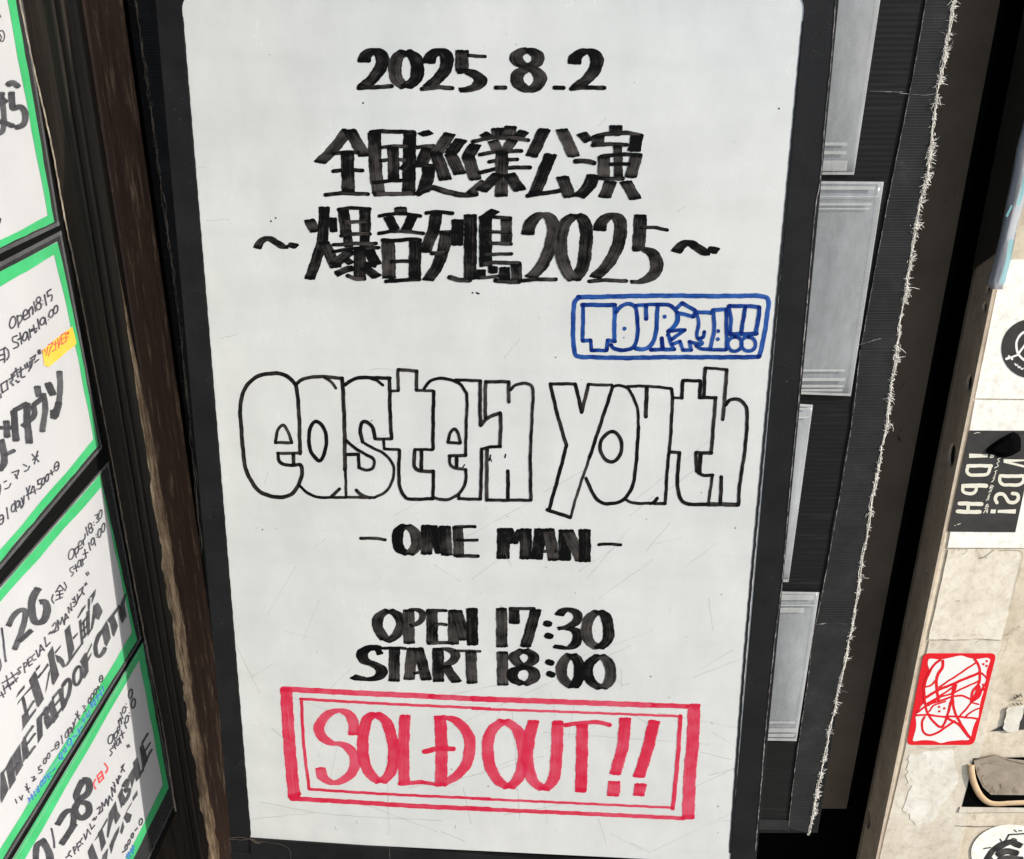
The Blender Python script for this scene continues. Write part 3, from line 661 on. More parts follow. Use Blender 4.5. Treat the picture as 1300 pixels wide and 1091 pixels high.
lettering('time_lettering', M['ink_black'], [((430, 755), 6.842, 98, 29, '''
c 436,136 362,176 336,245 352,315 405,392 ; c 436,136 505,172 545,240 530,310 478,372 410,408; p=102/30 607,132 612,426; c=60/30 615,135 680,132 724,160 724,215 680,255 620,268; p=102/30 810,132 814,430; p=28/28 775,135 850,138 935,142; p=28/28 820,270 880,258 935,262; p=34/30 780,424 860,418 945,420;
p=100/30 1000,136 996,432; p=108/30 1020,140 1100,395; p=102/30 1158,122 1162,438;
p=70/44 330,505 372,495; c=104/32 340,480 320,458 275,458 218,490 204,535 235,582 300,606 358,636 376,680 335,722 250,736 180,728 122,712; p=26/26 375,466 480,464 582,468; p=98/30 484,462 482,752; p 640,466 612,738; p=98/30 690,466 764,742; p=26/26 655,684 720,674 782,688; p=102/30 862,468 866,756; c=88/28 880,474 940,474 1000,500 1014,545 975,592 905,618; p=95/30 925,620 1028,762; p=24/24 1010,488 1120,490 1230,493; p=98/30 1148,492 1158,770'''),
((600, 755), 6.5, 94, 27, '''
p 240,112 242,432; p=90/27 345,112 345,240; p=27/27 310,116 400,116 510,118; c 522,122 498,220 436,432; p=60/50 604,238 636,244; p=60/50 614,338 646,346;
c=82/27 712,172 745,136 796,122 858,150 870,195 838,240 775,272 706,280; c=88/27 785,278 850,298 868,350 846,412 790,440 672,428; c 1040,136 968,190 938,290 966,390 1040,446; c 1040,136 1098,180 1122,280 1112,380 1040,446;
p 246,472 250,748; c 425,458 352,495 344,530 382,574 424,590; c 425,458 490,490 506,528 482,562 424,590; c=96/27 424,598 350,622 326,666 352,712 420,740; c=96/27 424,598 492,622 513,665 490,712 420,740; p=56/50 622,556 654,566; p=56/50 630,652 662,664;
c 815,492 752,550 733,635 760,712 830,766; c 815,492 868,545 884,630 868,712 830,766; c 1050,500 972,560 948,645 980,722 1066,775; c 1050,500 1118,555 1142,640 1122,730 1066,775''')])
lettering('sold_out_stamp', M['ink_red'], [((345, 860), 4.727, 70, 25, '''
p=33/33 66,70 500,94 950,114 ; p=32/32 955,116 1150,126 1330,134; p=74/30 86,70 106,400 135,720; p=26/26 112,722 166,700; p=28/28 120,728 500,750 900,775 1310,792;
p=17/17 172,130 700,160 1310,188; p=19/19 178,130 192,400 225,670; p=17/17 225,672 700,702 1310,730; 
c=66/24 492,345 490,275 460,218 402,200 332,225 286,290 296,350 350,392 430,405 488,455 500,520 468,590 380,634 312,606 292,545; c 622,216 568,262 546,400 560,520 600,592 655,630; c 622,216 690,272 728,400 730,500 706,585 655,630; p=68/24 800,228 792,420 795,638; p=26/26 768,640 830,634 905,630; p=22/22 915,632 982,642; p=74/24 1010,232 1020,440 1014,652; c=70/24 1010,242 1090,252 1160,312 1190,400 1168,520 1105,595 1024,640; c=34/30 915,448 1000,428 1092,430'''),
((600, 860), 4.333, 66, 23, '''
p=30/30 0,118 500,136 990,154; p=26/26 1000,154 1180,160; p=70/28 1220,150 1210,380 1196,520 1186,776; p=22/22 0,724 600,750 1160,776; p=14/14 0,173 500,190 1150,215; p=14/14 0,668 500,690 1100,718; c=24/24 1144,214 1128,450 1102,722; p=24/24 1160,772 1212,770;
c 175,236 107,290 83,380 97,490 140,568 200,608; c 175,236 246,290 276,380 279,470 248,562 200,608; c=66/23 335,240 310,350 302,460 330,565 392,618; c=66/23 392,618 446,560 464,400 468,248; p=60/22 470,242 468,258; c=24/24 510,264 600,252 690,248 756,262; p 603,262 602,420 596,628; p=60/22 600,612 594,630; c 840,226 826,380 784,534; p=70/22 780,574 774,652; c 1000,240 962,400 914,550; p=66/22 926,588 914,650''')])

# scratches and specks left on the enamel
ik = Ink(BP.lift(.00004), .00002)
ik.draw((0, 0), 1, .7, .7, '''
p 405,762 385,812; p 500,655 540,632; p 640,870 830,800; p 760,760 830,710; p 650,900 660,1040; p 492,1010 492,1060; p 490,960 495,1060; p 588,1000 598,1046; p 455,1018 555,1056; p 560,1056 590,1068; p 330,1018 420,1034 560,1042; p 320,1040 400,1032;
p 560,930 800,820; p 600,985 740,930 780,900; p 690,930 900,945; p 700,880 705,910; p 730,890 722,935; p 835,905 940,925; p 880,860 945,835; p 905,930 945,955; p 900,985 935,975; p 880,1000 935,975; p 890,955 930,965; p 830,1080 925,1035; p 640,1035 720,1020; p 690,1010 695,1045; p 800,1070 825,1082; p 760,1040 770,1072; p 775,1058 815,1080;
p 600,735 660,690; p 560,700 650,650 680,635; p 690,625 740,598; p 800,655 830,630; p 845,625 880,598; p 800,640 900,560; p 735,725 790,690; p 745,735 800,670; p 640,700 650,720; p 435,575 460,560 490,552; p 470,470 480,468 500,470; p 340,600 336,614; p 375,720 340,780; p 300,820 330,880; p 420,905 405,960; p 430,940 418,995; p 370,885 480,925; p 345,925 370,945; p 560,885 700,855; p 520,1000 600,985 690,960;
p 800,905 840,930; p 820,700 850,665; p 870,720 910,690; p 900,760 905,800; p 770,850 790,870 800,868; p 789,850 789,875; p 930,825 890,850; p=1.2/1.2 425,1050 427,1054; p=1/1 453,1042 453,1046; p=1.2/1.2 903,917 905,920; p=1.2/1.2 578,1048 578,1052; p 240,215 262,212; p 262,280 290,279; p 280,430 300,425; p 640,455 660,430; p 760,160 770,150; p 860,270 870,262''')
rs = random.Random(11)
for i in range(12):
    x, y = rs.uniform(300, 930), rs.uniform(690, 1055); a = rs.gauss(-.5, .5); l = rs.uniform(8, 60)
    if x < 318 - (1062 - y) * .08 or x > 1020 - y * .088: continue
    ik.ribbon(linear([(x, y), (x + l * math.cos(a), y + l * math.sin(a))], 6), .5, rs.uniform(.3, .55))
ik.build('scratches', M['ink_scr'], board)
ik = Ink(BP.lift(.00007), .00002)
for i in range(70):
    y = rs.uniform(20, 1060) ** 1 if rs.random() < .5 else rs.uniform(640, 1060); x = rs.uniform(262, 1000)
    if x < 240 + .084 * y or x > 1012 - .088 * y: continue
    r = rs.choice((.4, .5, .6, .9)); ik.poly([(x + r * math.cos(k), y + r * rs.uniform(.6, 1.2) * math.sin(k)) for k in np.arange(0, 6.2, .9)])
ik.draw((0, 0), 1, 1.2, 1.2, 'd=2.4/2.4 989,138 344,281 350,277 461,131 457,270 600,372; c=1.6/1.6 622,580 624,586; p=2.2/2.2 605,372 608,373; p=2/2 623,578 621,585; p=2/2 642,577 641,581; p=1.6/1.6 590,590 586,596')
ik.build('dark_specks', M['ink_line'], board)

# ------------------------------------------------------------------ left: flyers in clear sleeves on a black corrugated side panel
d1 = V((.07934414, .98800859, .13245198)); d2 = V((-.02521369, -.13083928, .99108292)); nl = d1.cross(d2).normalized()
r_ = ray(183, 800); A = CAM + r_ * (.9 / r_.y)
LP = Plane(A, nl)
side = thing('notice_board', (A.x - .02, .6, .6), 'black corrugated side panel carrying green bordered flyers', 'notice board')
e_top, e_bot = LP.hit(10, -80), LP.hit(223.5, 1031)
bdir = (LP.hit(197, 1091) - e_bot).normalized()
prism('corrugated_sheet', [e_bot, e_bot + bdir * .62, e_top - d1 * .62, e_top], nl * -.012, M['flute_side'], side)
ik = Ink(LP, .0006); ik.draw((0, 0), 1, 2, 2, 'c=2.0/2.0 14,-60 25,0 41,77 55,137 67,192 82,275 100,362 121,472 139,565 158,671 183,805 205,912 223,1030'); ik.build('rubbed_rim', M['rust'], side)
box('side_wall', (A.x - .16, -.2, 0), (A.x - .075, 1.11, 2.3), M['wood'])
tag(bpy.data.objects['side_wall'], 'dark timber wall behind the panel of flyers at the far left', 'wall')

def flyer(label, TR, TL0, BR, BL0, iTR, iTL0, iBR, iBL0, sTR, sBR, ink_specs, mid=None, imid=None):
    """outer and inner green border corners; *L0 are points further along the same edges"""
    H = lambda p, l=0: LP.hit(p[0], p[1], l)
    t = thing('flyer', LP.hit(*TR), label, 'flyer', 'flyers in a column on the side panel')
    def corners(tr, tl, br, bl, l):
        a, b = H(tr, l), H(br, l); u = (H(tl, l) - a).normalized(); w = (H(bl, l) - b).normalized()
        return a, b, b + w * .29, a + u * .29
    o = corners(TR, TL0, BR, BL0, .0012); i = corners(iTR, iTL0, iBR, iBL0, .0012)
    # white sheet, very slightly bulged
    v, f, n = [], [], 16; a, b, c, d = [p - nl * .0004 for p in o]
    for r in range(n + 1):
        for s in range(n + 1):
            p = a.lerp(d, s / n).lerp(b.lerp(c, s / n), r / n)
            v.append(p + nl * .0007 * math.sin(r * 1.3 + s * .4) * math.sin(math.pi * r / n) * math.sin(math.pi * s / n) * .5)
    for r in range(n):
        for s in range(n): k = r * (n + 1) + s; f.append((k, k + 1, k + n + 2, k + n + 1))
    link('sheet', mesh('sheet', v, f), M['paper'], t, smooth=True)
    # green tape round the rim
    v, f = [], []; li = list(i); i_in = [i[0], i[1], i[2] - (i[2] - i[1]).normalized() * .012, i[3] - (i[3] - i[0]).normalized() * .012]
    N = 18; m_ = 0
    for k in range(4):
        for q in range(N):
            s = q / N; po = o[k].lerp(o[(k+1) % 4], s); pi = i_in[k].lerp(i_in[(k+1) % 4], s)
            if k == 0 and mid: bow = math.sin(math.pi * s) * mid; po = po + d1 * bow; pi = pi + d1 * bow
            e = (pi - po).normalized() if (pi - po).length > 1e-5 else V((0, 0, 0))
            pi = pi + e * .0006 * (math.sin(q * 1.1 + k) + random.uniform(-.4, .4)); po = po + e * random.uniform(-.0007, .0007); v += [po, pi]; m_ += 1
    for k in range(m_): a_, b_ = 2 * k, 2 * ((k + 1) % m_); f.append((a_, a_ + 1, b_ + 1, b_))
    link('green_border', mesh('green_border', v, f), M['green'], t)
    for (mt, specs) in ink_specs:
        ik = Ink(LP.lift(.0014), .0001); ik.fat = 1.06 if mt == 'ink_grey' else 1.0
        for sp in specs: ik.draw(*sp)
        ik.build('lettering', M[mt], t)
    # clear sleeve over it
    a, b = H(sTR, .0032), H(sBR, .0032); c = b + (o[2] - o[1]) * 1.02; d = a + (o[3] - o[0]) * 1.02
    v, f, n = [], [], 10
    for r in range(n + 1):
        for s in range(n + 1):
            p = a.lerp(d, s / n).lerp(b.lerp(c, s / n), r / n)
            v.append(p + nl * .001 * math.sin(r * 2.1 + s) * math.sin(math.pi * r / n) * math.sin(math.pi * s / n))
    for r in range(n):
        for s in range(n): k = r * (n + 1) + s; f.append((k, k + 1, k + n + 2, k + n + 1))
    sv = link('clear_sleeve', mesh('clear_sleeve', v, f), M['sleeve_clear'], t, smooth=True)
    v, f = [], []
    for p, q, cc in ((a, b, d), (a, d, b), (b, c, a)):
        e = (cc - p).normalized() * .0035; k = len(v); v += [p + nl * .0005, q + nl * .0005, q + e + nl * .0005, p + e + nl * .0005]; f.append((k, k+1, k+2, k+3))
    v = [V(x) + nl * (.0002 * (j // 4)) for j, x in enumerate(v)]
    se = link('sleeve_seam', mesh('sleeve_seam', v, f), M['seam_clear'], sv); se.location = (0, 0, 0)
    return t
flyer('topmost flyer with green border, heavy grey kana cut off at its left', (6, -80), (-60, -52), (69, 282), (22, 304), (-4, -70), (-60, -48), (61, 274), (22, 294), (13, -92), (75, 286),
 [('ink_grey', [((0, 0), 3.767, 26, 20, 'c=30/24 40,404 62,396 86,412; c=30/20 56,442 60,500 66,520 100,510 122,545 112,595 74,612; c 0,450 16,450; c -5,498 30,482; c=26/20 12,468 20,560 14,625 -8,640; c -8,580 30,590 62,602; c=8/7 -5,1050 3,1045 0,1065'),]),
  ('ink_thin', [((0, 0), 3.767, 6, 6, 'c -4,152 12,146 22,168 14,198 -4,192; p -4,66 4,82; c 0,165 8,180 0,196')])])
flyer('green bordered flyer with a yellow highlighted phrase and slanted open and start times', (73, 307), (0, 346), (125, 566), (0, 713), (69, 323), (0, 365), (119, 558), (0, 699), (77, 293), (129, 569),
 [('ink_yellow', [((0, 360), 6.418, 10, 10, 'f 345,548 430,470 590,352 622,480 612,508 560,545 400,682 362,668')]),
  ('ink_redthin', [((0, 360), 6.418, 9, 9, 'p 345,545 352,568; p 362,535 370,560; c 388,520 384,560 374,585; p 395,502 432,480 418,522; c 410,520 404,560 395,592; p 425,555 446,540; p 450,470 456,542; p 440,500 475,480; p 470,450 480,530; p 490,440 486,500; p 500,420 502,498 540,470 536,402 500,420; p 505,456 540,436; p 548,400 552,416; p 556,394 560,410; p 550,440 558,436')]),
  ('ink_thin', [((0, 360), 6.418, 13, 13, '''e 104,318 24,48,-8; p 142,262 152,356; c 142,270 170,258 182,290 152,334; c 192,272 226,246 214,214 192,238 198,296 232,280; p 236,215 244,272; c 238,222 262,188 270,250; p 278,150 292,226; e 314,132 17,22,-4; e 318,186 20,28,-4; d=11/11 349,140 352,166; p 364,92 380,176; p 416,48 386,68 392,106; c 392,106 424,92 426,118 420,142;
c 140,426 106,440 108,474 146,486 150,514 114,530; p 164,402 178,492; p 148,458 192,430; e 205,430 17,36,-6; p 222,398 238,460; p 240,372 250,440; c 246,396 258,376 272,370; c 274,340 288,404 302,386; p 258,388 302,364; p 308,292 322,370; e 348,306 19,30,-6; p 368,280 378,332; d=11/11 393,266 396,296; e 420,245 17,32,-6; e 455,212 17,32,-6;
c 40,520 68,545 72,590 56,622; p -8,548 34,530 40,642; p -8,588 38,576; p -8,628 38,614;
p 10,822 58,790; p 58,790 66,860 22,890 10,822; p 76,782 122,752; c 98,738 106,790 86,800 110,830; p 112,730 118,746; p 116,722 152,700; c 130,690 140,730 152,762; c 132,790 150,806 158,796; p 156,722 192,696; c 170,682 176,760 204,756; p 204,662 212,692; p 222,646 230,682; c 246,634 248,680 238,712; p 250,612 292,582 280,622; c 264,620 262,660 250,692; p 286,642 316,620; p 312,546 318,574; p 325,540 331,570; c -8,900 8,905 10,930'''),
   ((0, 500), 5.458, 10, 10, '''c -4,622 6,650 -4,700; p 30,612 46,604; c 36,660 62,650 76,622; p 84,546 132,530; c 132,530 124,560 112,582; p 104,558 122,588; p 164,490 186,502; c 172,538 196,526 206,502; p 224,420 270,470; p 262,398 240,486; p 228,458 264,430; p 48,790 58,866; e 94,790 13,28,-3; p 104,742 114,816; e 124,766 11,25,-3; p 138,744 148,790; p 150,722 160,758; c 168,708 164,760 150,792;
p 184,652 196,690; p 208,638 196,690 202,732; p 184,704 212,688; p 228,640 214,690 248,670; p 236,642 246,692; d 258,660; p 284,588 262,602 266,630; c 266,630 290,622 286,652 270,660; e 302,606 10,25,-3; e 328,582 10,25,-3; p 344,556 372,540; p 354,530 364,562; e 394,502 15,32,-4; p 380,512 408,494; e 10,872 17,34,-4; p -6,880 24,862''')]),
  ('ink_grey', [((0, 360), 6.418, 46, 26, 'c 486,716 492,850 484,940 470,1000 430,1075; p=60/34 392,812 432,908; p=52/30 304,838 318,918'),
   ((0, 500), 5.458, 44, 24, '''c=40/22 300,0 314,70 310,150 294,262; p=40/26 300,22 232,82; c=46/30 408,60 398,110 372,170; p=50/30 372,112 388,160; p=48/26 186,66 190,200 206,340; p=40/28 100,116 190,66; c=40/26 232,84 236,150 160,226; p=46/26 96,120 112,326; p=44/26 44,190 52,300; p=40/26 0,236 80,236; c=46/28 8,320 30,420 28,480 0,530; p=30/24 36,424 98,394''')])], mid=.0025)
flyer('green bordered flyer dated 26 with two rows of heavy grey lettering, between two others', (127, 602), (0, 748), (174, 813), (0, 1096), (129, 618), (0, 765), (168, 803), (0, 1079), (137, 586), (179, 811),
 [('ink_bluewash', [((0, 840), 6.061, 30, 30, 'c=20/20 215,1085 400,820 500,690 640,460 795,215')]),
  ('ink_thin', [((0, 620), 6.061, 10, 10, '''e 550,506 21,40,-8; p 574,466 588,532; e 592,478 13,28,-6; c 606,452 632,430 622,404 606,428 612,470 638,454; p 640,398 646,436; c 642,404 656,380 656,352; p 662,300 678,362; e 694,290 13,20,-3; e 702,324 13,20,-3; d 722,262 726,284; c 734,210 758,198 748,230 766,248 744,266; e 774,200 12,34,-5;
c 566,604 540,620 546,644 568,650 550,676; p 580,588 592,640; p 568,622 602,600; e 610,580 12,28,-4; p 620,552 632,602; p 632,545 642,588; c 636,560 644,548 654,540; p 654,470 664,536; p 640,508 678,494; p 684,420 698,476; e 714,410 12,28,-4; p 726,394 736,440; d 742,356 746,376; e 768,346 12,34,-4; e 796,302 12,34,-4; p 664,652 674,672; p 678,644 686,662'''),
   ((0, 740), 6.061, 10, 10, '''c 410,92 400,130 416,156; p 462,18 430,72; p 462,18 492,50; p 445,66 482,58; p 436,96 486,84; p 460,62 462,122; p 430,134 482,112; c 494,-4 512,30 500,62; p=15/15 16,350 46,604; c 0,585 10,640 -4,680;
c 378,396 392,376 398,392 412,368; c 164,648 140,664 160,690 142,706; p 184,620 194,692; c 184,620 208,614 204,640 190,652; p 214,592 226,642; p 214,592 238,570; p 220,618 242,600; p 226,642 250,624; c 268,548 248,572 258,598 278,588; p 280,520 298,572; p 306,562 314,478 344,522; p 310,528 334,508; p 346,420 358,492 388,460; c 404,332 428,304 436,330 416,384; p 416,384 452,362; p 452,352 446,288 468,320 480,264 498,322; p 498,312 506,238 530,272; p 500,288 522,264; p 534,232 526,188 554,214 546,158; p 558,124 570,130; p 562,148 574,154; c 566,186 580,176 590,160; p 574,108 584,150; c 596,88 600,130 590,162; p 600,132 618,100; p 610,62 644,30; c 640,34 630,80 608,112; p 630,64 650,90; p 654,8 660,22; p 664,0 670,12;
p 18,772 92,728; p 50,716 62,770 48,806; p 60,760 84,820; p 30,822 104,760; p 88,690 130,762; p 96,722 142,690; p 70,800 110,770; p 100,770 140,730; p -4,872 44,850; p 10,840 30,880; p 26,790 40,840'''),
   ((0, 840), 6.061, 9, 9, '''p 582,402 602,424 596,382; p 602,424 612,446; p 592,430 616,414; c 636,344 658,340 646,362 664,372 644,388; e 690,300 10,22,-4; e 712,268 10,22,-4; e 734,234 10,22,-4; p 748,208 766,196; p 754,190 762,214; e 780,134 13,26,-4; p 768,140 792,124; e 514,562 11,25,-4; p 522,520 532,574; e 540,530 10,22,-4; p 552,508 560,546; p 562,468 572,500; p 584,440 566,520; p 474,570 484,632; e 442,644 14,28,-4; p 430,652 456,632; p 396,690 420,674; e 376,726 10,22,-4; e 348,764 10,22,-4; p 318,800 298,815 304,836; c 304,836 326,830 320,852 300,862; p 246,892 268,884 256,922 280,900; p 196,962 214,980 206,940; p 214,980 226,1008; p 204,990 232,972; p 150,1040 168,1066 176,1030; p 120,1060 132,1090''')]),
  ('ink_bluethin', [((0, 840), 6.061, 10, 10, '''p 218,1050 232,1078; p 240,1020 256,1060; p 226,1062 256,1030; p 262,1000 276,1036; p 284,980 296,1010; p 292,960 304,1000; e 322,940 11,24,-4; e 344,912 11,24,-4; p 362,870 378,906; p 388,850 366,890 398,880; p 408,840 424,822; c 452,744 476,740 474,704 458,712 462,752 490,742; p 484,680 500,700; p 500,660 512,690; e 534,620 14,28,-4; p 548,596 556,646; p 562,580 592,570; p 600,520 616,560; p 606,540 632,500; p 642,440 652,470; p 636,456 668,424; p 664,400 680,424; p 684,380 692,420; p 700,310 712,350; p 694,330 730,300; p 700,352 736,320; p 722,290 738,336; p 748,256 756,300; p 740,280 780,240; p 770,220 784,262; p 788,190 798,226''')]),
  ('ink_grey', [((0, 740), 6.061, 50, 30, '''c=44/30 66,332 116,240 176,206 196,240 184,320 150,420 116,512; c=40/26 150,452 195,410 244,364; c=58/34 296,42 252,120 246,220 270,300 330,296 364,220 350,150 310,150;'''),
   ((15, 780), 7.27, 30, 22, '''f 118,650 122,680 38,776 60,720; f 50,842 60,808 180,660 214,640 190,680 100,770; p=30/26 106,770 136,920; p=20/18 148,892 204,802; f 95,935 150,890 162,940 228,862 225,892 92,1082 105,1050;
f 158,610 215,520 240,570 275,530 272,560 240,600 300,780 250,858 235,850 170,650; f 222,500 265,460 260,490 225,530; f 330,370 378,290 390,340 400,420 440,560 390,655 372,640 345,440; f 240,590 330,450 346,470 250,594; f 395,350 455,282 452,305 405,366; f 356,500 352,560 325,690 310,735 316,680 338,540; f 398,370 450,390 480,420 497,480 475,495 440,450 418,440;
f 488,150 538,92 545,150 580,320 545,400 530,440; f 560,215 612,165 610,186 570,236; f 482,492 540,400 640,270 655,276 590,370 520,472'''),
   ((70, 740), 7.27, 26, 20, '''f 205,322 250,235 285,200 282,226 216,328; f 218,355 242,333 264,560 242,586; f 290,268 322,240 322,470 300,490 286,400; p=18/15 240,392 300,312; p=16/13 245,452 312,380; p=18/15 250,522 316,440; p=17/14 264,352 276,500; f 305,152 378,55 372,110 350,170 336,200 345,130; f 304,250 304,150 328,150 322,240; f 352,212 395,180 420,215 440,265 405,345 360,320 345,300; f 345,290 372,320 350,420 300,502 330,420;
e=27/25 210,858 34,86,-12; f 230,730 275,650 300,640 340,550 341,582 300,662 302,700 341,640 336,668 306,730 311,820 275,885 255,880 266,800 240,742; c=36/26 458,420 410,480 378,570 378,650 404,682 440,650 464,600; f 430,430 475,350 496,400 516,510 475,592 456,560; f 480,347 592,200 602,228 500,372; f 500,342 542,290 582,400 545,500 530,482; f 588,270 608,190 640,112 662,95 646,170 642,200 662,310 620,378 600,330'''),
   ((0, 850), 6.418, 24, 18, '''f 300,405 350,345 346,420 351,540 310,606 304,500; c=24/18 350,372 384,306 394,332 370,400; f 362,392 400,370 440,430 385,492 360,430; f 395,290 440,225 446,290 482,380 440,442 420,400; p=19/16 435,232 492,163; p=17/14 450,292 496,238; p=19/16 455,382 512,308; f 478,182 520,120 521,220 546,280 510,347 494,270; c=28/22 515,132 560,78 576,120 562,200 518,310;
f -4,870 10,840 62,788 34,850; f 5,870 32,830 72,980 14,1092 4,1050; f 48,800 100,700 111,760 131,900 80,980 68,900; f 105,700 166,604 171,680 191,780 135,872 120,800; p=19/16 90,862 150,762; f 174,600 210,540 221,600 241,680 190,762 184,690; p=19/16 200,562 272,462; p=17/14 220,612 287,522; p=19/16 215,722 287,628''')])])
flyer('lowest flyer, sunlit green border, dated 28 with a red weekday mark', (181, 816), (16, 1091), (214, 1000), (173, 1083), (177, 838), (32, 1091), (207, 997), (168, 1075), (184, 812), (221, 1022),
 [('ink_thin', [((20, 860), 4.7235, 8, 8, '''e 570,372 14,28,-6; p 588,340 598,390; e 602,345 9,20,-4; c 608,330 626,310 616,296 608,320 618,336; p 616,260 626,296; c 618,270 630,244 636,280; p 630,212 644,248; e 650,196 9,20,-3; d 664,160 668,180; e 690,100 11,28,-4; c 590,420 566,436 580,450 568,472; p 590,395 600,430; p 580,415 608,395; e 612,390 9,20,-3; p 622,360 632,395; p 634,320 644,365; p 626,350 652,332; p 652,270 664,306; e 668,250 9,22,-3; d 682,214 686,232; e 706,156 12,28,-4; p 668,408 674,422; p 678,404 684,416;
c=12/12 216,908 226,960 234,1020; p 302,1082 322,1066; c 330,1040 318,1060 336,1076; p 346,1020 356,1060; c 346,1020 364,1016 356,1040; p 368,1000 378,1040; p 368,1000 386,984; p 376,1020 390,1006; c 400,964 388,990 404,1000; p 410,940 420,974; p 424,964 432,912 450,940; p 446,880 456,912 474,888; c 464,858 472,842 476,858 486,836; c 490,790 508,776 500,820; p 498,822 522,800; p 522,796 518,752 534,772 544,730 556,770; p 556,762 562,712 580,738; p 582,716 576,660 598,690 594,640; p 584,630 592,634; p 590,648 598,652; p 606,610 612,636; p 620,590 616,640; p 622,610 632,592; p 634,540 652,520; p 646,530 634,570; p 644,550 654,564;
e 664,1020 7,16,-3; e 680,990 7,16,-3; e 700,950 7,16,-3; p 716,920 730,904; e 750,868 9,20,-3; p 640,1050 656,1040''')]),
  ('ink_redthin', [((20, 860), 4.7235, 10, 10, 'c 478,612 468,642 480,668; p 490,592 516,564; p 516,564 528,604; p 528,604 502,632; p 502,632 490,592; p 496,612 522,586; c 534,518 552,544 540,572')]),
  ('ink_bluethin', [((20, 860), 4.7235, 9, 9, 'p 668,1062 680,1090; p 676,1050 690,1076; p 690,1030 704,1056; p 700,1010 708,1036; p 664,1080 710,1016')]),
  ('ink_grey', [((20, 860), 4.7235, 40, 24, '''c=36/24 250,884 298,812 344,806 346,880 316,940 276,1000; c=30/22 300,960 330,920 358,880; c=40/26 404,620 368,690 376,740 430,760 440,810 396,846 356,800 380,740 436,690 436,620 404,612;
c=44/28 160,978 196,1040 208,1095; c=36/26 176,975 130,1010 120,1095; '''),
   ((100, 920), 6.382, 24, 18, '''f 72,1032 110,958 162,1095 90,1095; f 125,946 232,752 236,776 150,922; f 155,882 190,830 222,960 185,1032 174,960; f 228,905 244,720 300,618 316,700 342,740 300,812 284,756 258,846 240,922; f 315,580 355,500 361,560 382,600 345,682 334,640; c=26/18 358,502 400,442 396,490 370,540; c=26/18 374,546 410,520 406,566 358,652; f 400,422 445,345 461,420 430,522 420,470; f 440,310 475,262 491,330 506,420 465,466 450,370; p=18/14 470,442 522,368; f 494,190 520,150 546,230 561,290 520,382 510,290; p=15/12 515,152 562,73; p=14/11 540,212 580,148; p=15/12 545,302 592,203;
f 438,592 475,530 479,570 440,622; f 364,760 400,680 436,620 426,650 390,710 432,730 416,790 390,800 375,772; f 360,780 371,830 350,892 336,870; f 250,982 290,890 332,820 326,870 290,960 264,1052; f 195,1062 240,1000 230,1095 190,1095''')])])

# ------------------------------------------------------------------ right: old paper and stickers on the cream wall
def sheet(name, pts, m, label, cat, lift, th=.0006, parent=None, group=None):
    o = prism(name, [WP.hit(x, y, lift) for x, y in pts], V((0, th, 0)), m, parent)
    if not parent: tag(o, label, cat, group)
    return o
def wob(pts, n=8, j=.8, seed=1):
    r = random.Random(seed); out = []
    for (a, b) in zip(pts, pts[1:] + pts[:1]):
        for k in range(n): t = k / n; out.append((a[0] + (b[0] - a[0]) * t + r.gauss(0, j), a[1] + (b[1] - a[1]) * t + r.gauss(0, j)))
    return out
sheet('paper_sheet', [(1274, 330), (1420, 330), (1400, 508), (1238, 506)], M['white_paper'], 'pale paper sheet on the cream wall behind the round black sticker', 'paper', .0010)
sheet('paper_sheet', [(1238, 508), (1400, 510), (1350, 696), (1203, 695.5)], M['white_paper'], 'pale paper sheet bearing the square black sticker', 'paper', .0014)
sheet('paper_sheet', wob([(1204, 697.5), (1292, 698.5), (1298, 706), (1285, 762), (1271, 812), (1179, 812)], 9, .5, 4), M['tan_paper'], 'aged tan paper sheet with a curled top edge above the red sticker', 'paper', .0014)
sheet('paper_sheet', wob([(1180, 814), (1273, 814), (1246, 950), (1216, 1093), (1206, 1125), (1109, 1125)], 9, .35, 9), M['cream_paper'], 'cream paper strip running down beside the steel angle under the red sticker', 'paper', .0012)
sheet('torn_scrap', wob([(1155, 957), (1208, 952), (1217, 985), (1213, 1003), (1196, 1020), (1186, 1046), (1162, 1048), (1146, 1028), (1156, 1000), (1150, 985)], 5, 1.3, 3), M['torn'], 'torn white paper remnant below the red sticker', 'torn paper', .0017)
sheet('torn_scrap', wob([(1280, 897), (1301, 896), (1297, 912), (1292, 928), (1279, 930), (1274, 925), (1277, 905)], 4, .6, 8), M['torn'], 'small torn white scrap at the right edge beside dark tape', 'torn paper', .0030)
sheet('tape_and_shadow_scrap', [(1259, 928.5), (1275, 922), (1276, 928)], M['sticker_black'], 'tiny dark wedge painted as the shadow left of the small torn scrap', 'tape scrap', .0016)  # cast shadow of the small torn scrap, laid on as a dark sheet
sheet('tape_and_shadow_scrap', [(1291, 927), (1297, 912), (1303, 899), (1312, 900), (1306, 926)], M['sticker_black'], 'dark tape scrap right of the small torn scrap', 'tape scrap', .0016)
